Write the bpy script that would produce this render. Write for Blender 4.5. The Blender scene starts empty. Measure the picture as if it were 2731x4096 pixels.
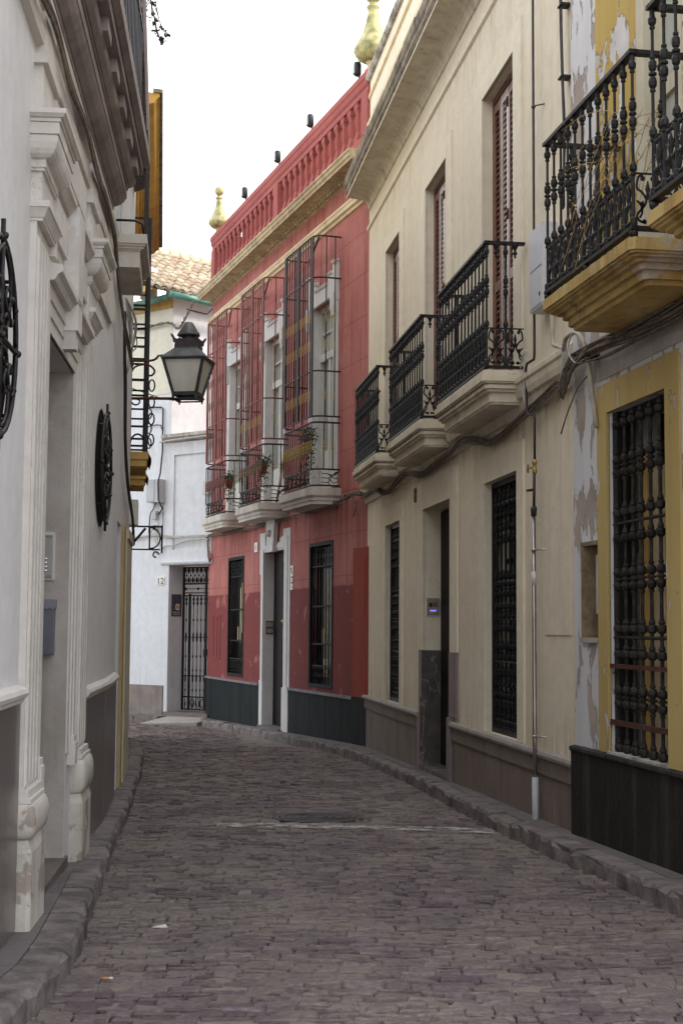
import bpy, bmesh, math, random
from mathutils import Matrix, Vector
random.seed(7)
rnd = random.uniform
SCN = bpy.context.scene
COL = SCN.collection
PI = math.pi

# ------------------------------------------------------------------ materials
def nd(nt, t, **kw):
    n = nt.nodes.new(t)
    for k, v in kw.items():
        setattr(n, k, v)
    return n

def base(name, rough=.8, spec=.3, metal=0.):
    m = bpy.data.materials.new(name); m.use_nodes = True
    nt = m.node_tree; b = nt.nodes['Principled BSDF']
    b.inputs['Roughness'].default_value = rough
    b.inputs['Metallic'].default_value = metal
    b.inputs['Specular IOR Level'].default_value = spec
    return m, nt, b

def rgba(c): return (c[0], c[1], c[2], 1.)

def mix(nt, fac, a, b, mode='MIX'):
    n = nd(nt, 'ShaderNodeMix', data_type='RGBA', blend_type=mode)
    for sock, v in ((n.inputs[0], fac), (n.inputs[6], a), (n.inputs[7], b)):
        if hasattr(v, 'is_output'): nt.links.new(v, sock)
        elif isinstance(v, (int, float)): sock.default_value = v
        else: sock.default_value = rgba(v)
    return n.outputs[2]

def noise(nt, scale, detail=4., stretch=None, rough=.55, dist=0., off=(0, 0, 0)):
    tc = nd(nt, 'ShaderNodeTexCoord')
    mp = nd(nt, 'ShaderNodeMapping')
    mp.inputs['Scale'].default_value = stretch or (1, 1, 1)
    mp.inputs['Location'].default_value = off
    nt.links.new(tc.outputs['Object'], mp.inputs[0])
    n = nd(nt, 'ShaderNodeTexNoise')
    n.inputs['Scale'].default_value = scale; n.inputs['Detail'].default_value = detail
    n.inputs['Roughness'].default_value = rough; n.inputs['Distortion'].default_value = dist
    nt.links.new(mp.outputs[0], n.inputs['Vector'])
    return n.outputs[0]

def ramp(nt, fac, lo, hi, a=0., b=1.):
    n = nd(nt, 'ShaderNodeMapRange'); n.clamp = True
    n.inputs[1].default_value = lo; n.inputs[2].default_value = hi
    n.inputs[3].default_value = a; n.inputs[4].default_value = b
    nt.links.new(fac, n.inputs[0])
    return n.outputs[0]

def math_(nt, op, a, b):
    n = nd(nt, 'ShaderNodeMath', operation=op)
    for i, v in enumerate((a, b)):
        if hasattr(v, 'is_output'): nt.links.new(v, n.inputs[i])
        else: n.inputs[i].default_value = v
    return n.outputs[0]

def bump(nt, b, h, strength=.3, dist=.01, prev=None):
    n = nd(nt, 'ShaderNodeBump')
    n.inputs['Strength'].default_value = strength; n.inputs['Distance'].default_value = dist
    nt.links.new(h, n.inputs['Height'])
    if prev is not None: nt.links.new(prev, n.inputs['Normal'])
    nt.links.new(n.outputs[0], b.inputs['Normal'])
    return n.outputs[0]

def zsock(nt):
    tc = nd(nt, 'ShaderNodeTexCoord'); s = nd(nt, 'ShaderNodeSeparateXYZ')
    nt.links.new(tc.outputs['Object'], s.inputs[0])
    return s.outputs

def plaster(name, c, c2, dirt=(.2, .17, .13), streak=0., bmp=.35, rough=.9, scale=.7, spots=0., spotc=(.5, .48, .45), st=.66, cracks=0., drips=(), band=None, joints=None, spec=.2):
    m, nt, b = base(name, rough, spec)
    col = mix(nt, ramp(nt, noise(nt, scale, 5), .35, .65), c, c2)
    col = mix(nt, .55, col, mix(nt, 1., col, mix(nt, ramp(nt, noise(nt, 7., 6, rough=.65), .3, .7), (.84, .84, .84), (1.1, 1.1, 1.1)), 'MULTIPLY'))
    if band:                                   # an old coat of paint up to a given height
        zc, bc = band
        edge = math_(nt, 'ADD', zsock(nt)[2], math_(nt, 'MULTIPLY', noise(nt, 4., 3), .06))
        col = mix(nt, ramp(nt, edge, zc + .03, zc + .06, 1., 0.), col, mix(nt, ramp(nt, noise(nt, 1.6, 5), .4, .65), bc, (bc[0]*1.12, bc[1]*.95, bc[2]*.95)))
    if streak:
        s = ramp(nt, noise(nt, 1.3, 5, (5, 5, .35)), .5, .78, 0., streak)
        col = mix(nt, s, col, dirt)
    if spots:
        s = ramp(nt, noise(nt, 2.3, 8, rough=.66, dist=.4), st, st+.025, 0., spots)
        col = mix(nt, s, col, spotc)
    for zt, ln, am in drips:                    # rain runs below a ledge (ln > 0) or splashes above one (ln < 0)
        zz = zsock(nt)[2]
        run = ramp(nt, noise(nt, 1.6, 6, (5.5, 5.5, .22), .6, off=(zt, 3, 1)), .44, .66)
        fall = ramp(nt, math_(nt, 'ADD', zz, math_(nt, 'MULTIPLY', noise(nt, 3., 3), ln*.6)), zt-ln*.7, zt+ln*.3)
        cut = ramp(nt, zz, zt, zt+.01, 1., 0.) if ln > 0 else ramp(nt, zz, zt-.01, zt, 0., 1.)
        col = mix(nt, math_(nt, 'MULTIPLY', math_(nt, 'MULTIPLY', run, fall), math_(nt, 'MULTIPLY', cut, am)), col, dirt)
    if cracks:
        v = math_(nt, 'ABSOLUTE', math_(nt, 'SUBTRACT', noise(nt, 1.1, 9, (1, 1, 1.4), .72, .3, (4, 9, 2)), .5), 0.)
        k = math_(nt, 'MULTIPLY', ramp(nt, v, 0., .004, 1., 0.), ramp(nt, noise(nt, .8, 3, off=(1, 5, 3)), .52, .6, 0., cracks))
        col = mix(nt, k, col, (c[0]*.35, c[1]*.33, c[2]*.3))
    nt.links.new(col, b.inputs['Base Color'])
    p = bump(nt, b, noise(nt, 45., 4), bmp, .004)
    p = bump(nt, b, noise(nt, 3.5, 4), bmp, .02, p)
    if joints:                                 # scored ashlar lines in the render
        w, h = joints
        tc = nd(nt, 'ShaderNodeTexCoord'); mp = nd(nt, 'ShaderNodeMapping')
        mp.inputs['Rotation'].default_value = (PI/2, 0, 0)
        nt.links.new(tc.outputs['Object'], mp.inputs[0])
        br = nd(nt, 'ShaderNodeTexBrick')
        br.inputs['Scale'].default_value = 1.; br.inputs['Mortar Size'].default_value = .007
        br.inputs['Brick Width'].default_value = w; br.inputs['Row Height'].default_value = h
        br.inputs['Mortar Smooth'].default_value = .2
        nt.links.new(mp.outputs[0], br.inputs[0])
        p = bump(nt, b, math_(nt, 'SUBTRACT', 1., br.outputs['Fac']), .8, .006, p)
        nt.links.new(mix(nt, math_(nt, 'MULTIPLY', br.outputs['Fac'], .6), col, (c[0]*.42, c[1]*.35, c[2]*.35)), b.inputs['Base Color'])
    return m

def peeling(name, paint, paint2, under, under2, lo=.52, hi=.56, scale=1.1, stretch=(1, 1, .55), streakc=(.25, .2, .12), streak=.3):
    m, nt, b = base(name, .85, .2)
    pc = mix(nt, ramp(nt, noise(nt, 1.1, 5, (2, 2, .5)), .35, .7), paint, paint2)
    uc = mix(nt, ramp(nt, noise(nt, 2.1, 6, off=(3, 1, 5)), .4, .62), under, under2)
    k = noise(nt, scale, 9, stretch, .62, .25)
    f = ramp(nt, k, lo, hi)
    col = mix(nt, f, pc, uc)
    col = mix(nt, ramp(nt, noise(nt, 1.2, 5, (6, 6, .4), off=(7, 2, 1)), .55, .8, 0., streak), col, streakc)
    nt.links.new(col, b.inputs['Base Color'])
    p = bump(nt, b, noise(nt, 40., 4), .3, .004)
    bump(nt, b, math_(nt, 'SUBTRACT', 1., f), 1., .012, p)
    return m

def stone(name, c, c2, rough=.6, scale=3., bmp=.3, streak=0., dirt=(.05, .045, .04), vein=None, spec=.35):
    m, nt, b = base(name, rough, spec)
    col = mix(nt, ramp(nt, noise(nt, scale, 7, rough=.65), .35, .65), c, c2)
    col = mix(nt, .5, col, mix(nt, 1., col, mix(nt, ramp(nt, noise(nt, 60., 3), .3, .7), (.75, .75, .75), (1.2, 1.2, 1.2)), 'MULTIPLY'))
    if streak:
        col = mix(nt, ramp(nt, noise(nt, 1.5, 5, (5, 5, .35)), .5, .75, 0., streak), col, dirt)
    if vein:
        v = noise(nt, 1.6, 6, (1, 1, .6), .6, 1.2)
        a = math_(nt, 'ABSOLUTE', math_(nt, 'SUBTRACT', v, .5), 0.)
        col = mix(nt, ramp(nt, a, 0., .012, .7, 0.), col, vein)
    nt.links.new(col, b.inputs['Base Color'])
    bump(nt, b, noise(nt, 25., 6), bmp, .008)
    return m

def plain(name, c, rough=.5, metal=0., spec=.4, var=.25, scale=12., emit=None, bmp=0.):
    m, nt, b = base(name, rough, spec, metal)
    c2 = tuple(min(1, x*(1+var)+.004) for x in c); c1 = tuple(x*(1-var) for x in c)
    col = mix(nt, ramp(nt, noise(nt, scale, 5), .3, .7), c1, c2)
    nt.links.new(col, b.inputs['Base Color'])
    if bmp: bump(nt, b, noise(nt, 30., 4), bmp, .004)
    if emit:
        b.inputs['Emission Color'].default_value = rgba(emit[0]); b.inputs['Emission Strength'].default_value = emit[1]
    return m

def cobble(name, k=.98):
    m, nt, b = base(name, .62, .35)
    at = nd(nt, 'ShaderNodeAttribute', attribute_name='tone')
    sep = nd(nt, 'ShaderNodeSeparateColor'); nt.links.new(at.outputs['Color'], sep.inputs[0])
    col = mix(nt, sep.outputs[0], (.096*k, .073*k, .079*k), (.176*k, .138*k, .145*k))
    col = mix(nt, math_(nt, 'MULTIPLY', sep.outputs[1], .45), col, (.175*k, .130*k, .112*k))
    dust = ramp(nt, noise(nt, 1.1, 7, rough=.62), .40, .64, 0., .75)
    col = mix(nt, dust, col, (.215*k, .186*k, .158*k))
    col = mix(nt, .8, col, mix(nt, 1., col, mix(nt, ramp(nt, noise(nt, 28., 5, (1, 2.2, 1), .68), .3, .7), (.48, .48, .50), (1.6, 1.52, 1.46)), 'MULTIPLY'))
    nt.links.new(col, b.inputs['Base Color'])
    nt.links.new(ramp(nt, noise(nt, 14., 4), .3, .7, .45, .8), b.inputs['Roughness'])
    p = bump(nt, b, noise(nt, 13., 8, (1, 2.2, 1), .7), 1., .022)
    bump(nt, b, noise(nt, 90., 3), .4, .004, p)
    return m

M = {}
M['cream'] = plaster('cream_paint', (.755, .68, .54), (.705, .62, .475), (.42, .34, .22), .26, .25, spots=.25, spotc=(.62, .53, .39), st=.64, cracks=.7, drips=((3.50, .6, .75), (7.68, .35, .5), (.65, -.35, .6)))
M['cream_trim'] = plaster('cream_trim_paint', (.77, .70, .56), (.72, .645, .50), (.40, .33, .21), .22, .22)
M['cream_slab'] = plaster('balcony_slab_paint', (.66, .595, .465), (.55, .485, .37), (.19, .15, .10), .5, .6, scale=2.2, spots=.6, spotc=(.32, .28, .22), st=.61, cracks=.9)
M['cornice_dirty'] = stone('weathered_cornice', (.33, .275, .20), (.10, .08, .062), .9, 3.5, .8, .5, (.03, .026, .022))
M['cream_dado'] = stone('brown_plinth_stone', (.215, .168, .135), (.172, .132, .108), .75, 1.8, .3, .5, (.075, .055, .043))
M['plinth_cap'] = stone('plinth_cap_stone', (.36, .325, .295), (.27, .24, .215), .7, 4., .4, .25, (.12, .10, .085))
M['marble_jamb'] = stone('dark_marble', (.10, .085, .075), (.05, .043, .04), .5, 6., .2, vein=(.32, .29, .26))
M['pink_stone'] = stone('mauve_jamb_stone', (.26, .20, .20), (.20, .155, .15), .65, 3., .2, .3)
M['iron'] = plain('black_wrought_iron', (.008, .008, .009), .42, 0., .25, .5, 30., bmp=.2)
M['iron_grille'] = plain('black_grille_iron', (.007, .007, .0075), .5, 0., .22, .5, 30., bmp=.2)
M['iron_worn'] = plain('weathered_iron', (.014, .013, .013), .5, .0, .28, .6, 22., bmp=.35)
M['iron_dusty'] = plain('dusty_brown_iron', (.022, .018, .014), .6, .0, .25, .6, 18., bmp=.3)
M['rust'] = plain('rusty_red_iron', (.075, .030, .021), .8, 0., .2, .4, 25., bmp=.3)
M['rail_red'] = plain('oxide_red_iron', (.17, .056, .046), .6, 0., .3, .3, 20.)
M['iron_purple'] = plain('faded_dark_iron', (.040, .030, .034), .6, 0., .3, .3, 20.)
M['gold'] = plain('gilded_bead', (.27, .20, .060), .42, .5, .5, .35, 30.)
M['bead_red'] = plain('oxide_red_bead', (.16, .06, .048), .55, 0., .35, .3, 20.)
M['finial'] = plain('gilded_finial', (.34, .31, .14), .6, .2, .4, .6, 6., bmp=.8)
M['shutter'] = plain('brown_shutter_wood', (.15, .058, .042), .34, 0., .5, .3, 8.)
M['shutter_glint'] = plain('sky_glint_shutter_wood', (.40, .32, .29), .28, 0., .6, .3, 10.)  # paler shutter wood: sky highlights on stiles and louvres put into the colour
M['door_dark'] = plain('dark_door_wood', (.010, .0055, .005), .6, 0., .12, .4, 6.)
M['pane_dark'] = plain('dark_window_glass', (.004, .004, .0045), .3, 0., .15, .3, 3.)
M['void'] = plain('dark_interior', (.008, .007, .006), .9, 0., .1, .2, 3.)
M['curtain'] = plain('cream_window_blind', (.72, .62, .42), .8, 0., .1, .15, 5.)
M['pane_pale'] = plain('pale_window_glass', (.34, .36, .33), .12, 0., .6, .2, 1.5)
M['white_wood'] = plaster('white_joinery', (.66, .65, .61), (.58, .57, .53), (.3, .27, .22), .25, .2)
M['red'] = plaster('red_house_paint', (.45, .180, .158), (.39, .136, .120), (.17, .045, .042), .8, .4, joints=(1.45, .66), band=(2.475, (.200, .052, .050)), spots=.55, spotc=(.46, .20, .17), st=.60, cracks=.8, scale=1.1, drips=((3.78, .75, .8), (8.85, .5, .7), (.78, -.4, .6)))
M['red_trim'] = plaster('red_parapet_paint', (.37, .110, .098), (.31, .088, .080), (.22, .06, .05), .3, .3)
M['orange_red'] = plaster('orange_red_paint', (.33, .066, .042), (.28, .055, .037), (.2, .05, .04), .2, .25)
M['ochre_stone'] = stone('ochre_cornice', (.56, .46, .29), (.36, .275, .165), .85, 4., .6, .55, (.11, .08, .055))
M['ochre_mould'] = plaster('cream_moulding', (.74, .63, .42), (.62, .50, .32), (.30, .21, .11), .35, .5, scale=3.)
M['white_trim'] = plaster('white_trim_paint', (.69, .68, .67), (.62, .61, .60), (.32, .29, .26), .2, .3, spots=.15, spotc=(.42, .36, .3))
M['slate'] = stone('dark_slate_plinth', (.0135, .0185, .0195), (.009, .0125, .0135), .75, 2., .3, .5, (.035, .037, .036), spec=.12)
M['slate_cap'] = plain('grey_plinth_cap', (.17, .15, .16), .6, 0., .3, .3, 6.)
M['slab_white'] = plaster('pale_slab_stone', (.60, .56, .50), (.50, .455, .40), (.17, .14, .11), .5, .5, scale=2.5, spots=.5, spotc=(.30, .24, .19))
M['white'] = plaster('white_limewash', (.69, .705, .73), (.64, .655, .68), (.44, .42, .37), .22, .3, cracks=.5, drips=((3.9, .8, .45), (6.0, .6, .5), (.62, -.5, .45)), spots=.10, spotc=(.56, .54, .48))
M['white_warm'] = plaster('cream_limewash', (.68, .65, .55), (.63, .60, .49), (.5, .45, .35), .2, .3)
M['grey_dado'] = stone('grey_render_plinth', (.26, .22, .195), (.18, .15, .135), .85, 2.5, .4, .3)
M['coping'] = stone('stained_coping', (.56, .54, .49), (.17, .145, .12), .9, 3., .6, .5, (.06, .05, .04))
M['tile'] = None
M['gutter_green'] = plain('green_gutter_paint', (.095, .27, .215), .5, 0., .4, .3, 6.)
M['portal'] = plaster('grey_stone_paint', (.62, .59, .55), (.57, .54, .50), (.33, .29, .255), .14, .35, scale=1.3, cracks=.6, spots=.10, spotc=(.68, .67, .65))
M['portal_wall'] = plaster('pale_grey_paint', (.675, .665, .66), (.625, .61, .60), (.42, .39, .36), .10, .3, cracks=.4)
M['portal_trim'] = plaster('chipped_portal_paint', (.65, .615, .57), (.59, .555, .51), (.30, .26, .22), .12, .45, scale=2., spots=.6, spotc=(.76, .75, .74), st=.635, cracks=.9)
M['pedestal'] = plaster('chipped_pedestal_paint', (.60, .56, .50), (.49, .45, .395), (.20, .16, .125), .35, .7, scale=2.6, spots=.75, spotc=(.27, .21, .17), st=.575, cracks=.9)
M['balcony_soffit'] = plaster('grimy_stone', (.33, .285, .27), (.235, .20, .19), (.10, .085, .08), .5, .5, scale=2.2)
M['brown_dado'] = stone('polished_brown_stone', (.155, .125, .12), (.115, .092, .09), .28, 5., .05, .3, (.08, .065, .065), spec=.5)
M['step_stone'] = stone('step_stone', (.17, .14, .125), (.12, .10, .09), .6, 5., .3)
M['speckle'] = stone('speckled_eave_stone', (.22, .18, .165), (.04, .034, .034), .9, 18., .7)
M['ochre_eave'] = plaster('ochre_eave_paint', (.56, .35, .10), (.43, .25, .065), (.25, .13, .03), .45, .4, scale=2.)
M['ochre_slab'] = plaster('ochre_slab_paint', (.56, .37, .13), (.45, .285, .09), (.22, .14, .05), .4, .4, scale=3.)
M['yellow_peel'] = peeling('peeling_yellow_paint', (.50, .355, .105), (.43, .295, .085), (.62, .60, .59), (.50, .47, .44), .545, .56, 3.0, (1.3, 1.3, .75))
M['yellow'] = peeling('yellow_surround_paint', (.51, .385, .155), (.43, .31, .115), (.60, .56, .52), (.42, .37, .32), .60, .612, 3.0, (1.5, 1.5, .75), (.30, .20, .06), .3)
M['yellow_slab'] = plaster('flaking_yellow_slab', (.53, .395, .165), (.42, .275, .095), (.12, .075, .04), .8, .9, scale=2.4, spots=.75, spotc=(.42, .36, .30), st=.585, cracks=1.)
M['white_peel'] = peeling('flaking_white_limewash', (.64, .64, .65), (.57, .56, .555), (.33, .275, .24), (.44, .37, .31), .54, .55, 2.6, (1.6, 1.6, .6), (.40, .35, .29), .25)
M['grey_plaster'] = plaster('stained_grey_render', (.46, .42, .38), (.36, .32, .28), (.22, .17, .10), .55, .6, scale=1.6, spots=.3, spotc=(.58, .56, .54))
M['black_dado'] = stone('black_painted_plinth', (.020, .017, .0145), (.011, .0095, .008), .7, 2.2, .7, .7, (.075, .064, .05), spec=.25)
M['brick_raw'] = stone('raw_masonry', (.30, .22, .13), (.16, .11, .07), .95, 9., 1.)
M['frame_cream'] = plaster('cream_door_joinery', (.58, .53, .41), (.50, .45, .34), (.25, .2, .12), .3, .3)
M['cable_grey'] = plain('dusty_cable', (.155, .125, .098), .8, 0., .2, .45, 20.)
M['cable_pale'] = plain('pale_cable', (.42, .40, .37), .7, 0., .25, .3, 20.)
M['cable_dark'] = plain('dark_cable', (.030, .026, .026), .6, 0., .3, .5, 20.)
M['pvc'] = plain('painted_conduit', (.42, .37, .30), .6, 0., .3, .25, 5.)
M['pipe_dark'] = plain('dark_gas_pipe', (.045, .033, .029), .45, .3, .4, .4, 8.)
M['steel'] = plain('steel_sleeve', (.30, .27, .26), .3, .8, .5, .25, 4.)
M['brass'] = plain('brass_valve', (.40, .28, .09), .4, .7, .5, .2, 20.)
M['box_grey'] = plain('grey_box_paint', (.42, .425, .43), .55, 0., .35, .12, 3.)
M['box_white'] = plain('pale_box_plastic', (.52, .53, .555), .45, 0., .4, .08, 2.)
M['box_cream'] = plain('cream_box_plastic', (.55, .52, .46), .55, 0., .35, .12, 4.)
M['alu'] = plain('brushed_aluminium', (.46, .45, .42), .35, .6, .5, .1, 8.)
M['alu_brown'] = plain('bronze_panel', (.30, .25, .215), .4, .5, .5, .1, 8.)
M['button'] = plain('steel_button', (.62, .60, .58), .25, .8, .5, .05, 8.)
M['black'] = plain('black_plastic', (.012, .012, .013), .5, 0., .4, .3, 10.)
M['blue_led'] = plain('blue_lit_nameplate', (.10, .10, .45), .4, 0., .4, .1, 5., emit=((.14, .12, .9), .35))
M['mail'] = plain('grey_blue_enamel', (.135, .137, .165), .38, .1, .5, .12, 3.)
M['mail_roof'] = plain('mailbox_roof_enamel', (.21, .205, .245), .38, .1, .5, .12, 3.)
def glass_mat():
    m, nt, b = base('milky_lantern_glass', .35, .4)
    col = mix(nt, ramp(nt, noise(nt, 4., 5, (1, 1, .6)), .4, .75), (.86, .85, .78), (.74, .66, .54)); nt.links.new(col, b.inputs['Base Color'])
    tr = nd(nt, 'ShaderNodeBsdfTranslucent'); nt.links.new(col, tr.inputs['Color']); ms = nd(nt, 'ShaderNodeMixShader'); ms.inputs[0].default_value = .3
    nt.links.new(b.outputs[0], ms.inputs[1]); nt.links.new(tr.outputs[0], ms.inputs[2]); nt.links.new(ms.outputs[0], nt.nodes['Material Output'].inputs['Surface'])
    return m
M['sign_dark'] = plain('charcoal_sign', (.075, .080, .095), .45, 0., .4, .1, 4.)
M['sign_white'] = plain('sign_white', (.66, .65, .62), .6, 0., .3, .05, 4.)
M['sign_red'] = plain('sign_red', (.36, .06, .05), .6, 0., .3, .05, 4.)
M['sign_orange'] = plain('sign_orange', (.68, .31, .06), .6, 0., .3, .05, 4.)
M['enamel'] = plain('ceramic_tile', (.70, .68, .62), .4, 0., .5, .06, 5.)
M['lamp_metal'] = plain('lantern_iron', (.028, .032, .034), .5, .2, .45, .4, 14.)
M['lamp_roof'] = plain('lantern_roof_metal', (.12, .125, .12), .5, .3, .45, .35, 7., bmp=.2)
M['lamp_crown'] = plain('lantern_crown_metal', (.085, .065, .068), .55, .3, .4, .4, 14.)
M['lamp_glass'] = glass_mat()
M['leaf'] = plain('leaf_green', (.055, .075, .022), .6, 0., .3, .5, 9.)
M['leaf_dull'] = plain('weed_leaf', (.075, .075, .05), .7, 0., .2, .5, 9.)
M['straw'] = plain('dry_stem', (.40, .27, .11), .8, 0., .2, .35, 20.)
M['terracotta'] = plain('terracotta', (.30, .10, .055), .8, 0., .2, .25, 8.)
M['plank'] = plain('raw_plank', (.40, .24, .13), .7, 0., .3, .25, 9.)
M['cobble'] = cobble('cobble_stone')
M['kerbstone'] = stone('kerb_granite', (.225, .19, .178), (.080, .066, .063), .8, 5., 1., .0)
M['kerbface'] = M['kerbstone']
M['paving'] = stone('pavement_slab', (.165, .142, .138), (.105, .090, .089), .75, 2.2, .5)
M['joint'] = stone('dusty_joint', (.225, .192, .160), (.125, .104, .092), .95, 3., .8)
M['manhole'] = stone('manhole_iron', (.070, .058, .060), (.045, .038, .040), .5, 6., .3)
M['old_paint'] = None
M['butt'] = plain('cigarette_filter', (.50, .20, .06), .8, 0., .2, .1, 9.)
M['paper'] = plain('paper_scrap', (.62, .60, .56), .8, 0., .2, .1, 9.)
M['ramp'] = stone('smooth_slab', (.40, .385, .34), (.33, .315, .275), .6, 2., .15)

def tile_mat():
    m, nt, b = base('clay_roof_tile', .9, .2)
    at = nd(nt, 'ShaderNodeAttribute', attribute_name='tone')
    sep = nd(nt, 'ShaderNodeSeparateColor'); nt.links.new(at.outputs['Color'], sep.inputs[0])
    col = mix(nt, sep.outputs[0], (.31, .225, .160), (.37, .33, .245))
    col = mix(nt, ramp(nt, noise(nt, 5., 6, rough=.65), .58, .66, 0., .7), col, (.20, .17, .15))
    col = mix(nt, ramp(nt, noise(nt, 3., 5), .55, .7, 0., .7), col, (.68, .62, .42))
    nt.links.new(col, b.inputs['Base Color']); bump(nt, b, noise(nt, 25., 5), .6, .01)
    return m
M['tile'] = tile_mat()

def oldpaint_mat():
    m, nt, b = base('worn_road_paint', .8, .3)
    k = noise(nt, 5.5, 9, (1, 1.5, 1), .72)
    col = mix(nt, ramp(nt, noise(nt, 30., 4), .3, .7), (.54, .52, .47), (.32, .30, .27))
    nt.links.new(col, b.inputs['Base Color'])
    tr = nd(nt, 'ShaderNodeBsdfTransparent'); ms = nd(nt, 'ShaderNodeMixShader')
    nt.links.new(ramp(nt, k, .45, .56, 0., .9), ms.inputs[0])
    nt.links.new(tr.outputs[0], ms.inputs[1]); nt.links.new(b.outputs[0], ms.inputs[2])
    nt.links.new(ms.outputs[0], nt.nodes['Material Output'].inputs['Surface'])
    return m
M['old_paint'] = oldpaint_mat()

# ------------------------------------------------------------------ frames and mesh builder
class Frame:
    """wall frame: s runs along the wall away from the camera, n out towards the street, z up"""
    def __init__(f, P, yaw, side=1):
        a = math.radians(yaw); f.P = P; f.d = (math.sin(a), math.cos(a)); f.side = side
        f.N = (-f.d[1]*side, f.d[0]*side); f.k = 1 if side > 0 else -1
        X = (f.d[0]*f.k, f.d[1]*f.k); f.rz = math.atan2(X[1], X[0])
    def world(f, s, n, z):
        return (f.P[0]+f.d[0]*s+f.N[0]*n, f.P[1]+f.d[1]*s+f.N[1]*n, z)
    def local(f, x, y):
        dx, dy = x-f.P[0], y-f.P[1]
        return (dx*f.d[0]+dy*f.d[1], dx*f.N[0]+dy*f.N[1])

class World:
    rz = 0.; k = 1
    def world(f, s, n, z): return (s, n, z)
WORLD = World()

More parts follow.
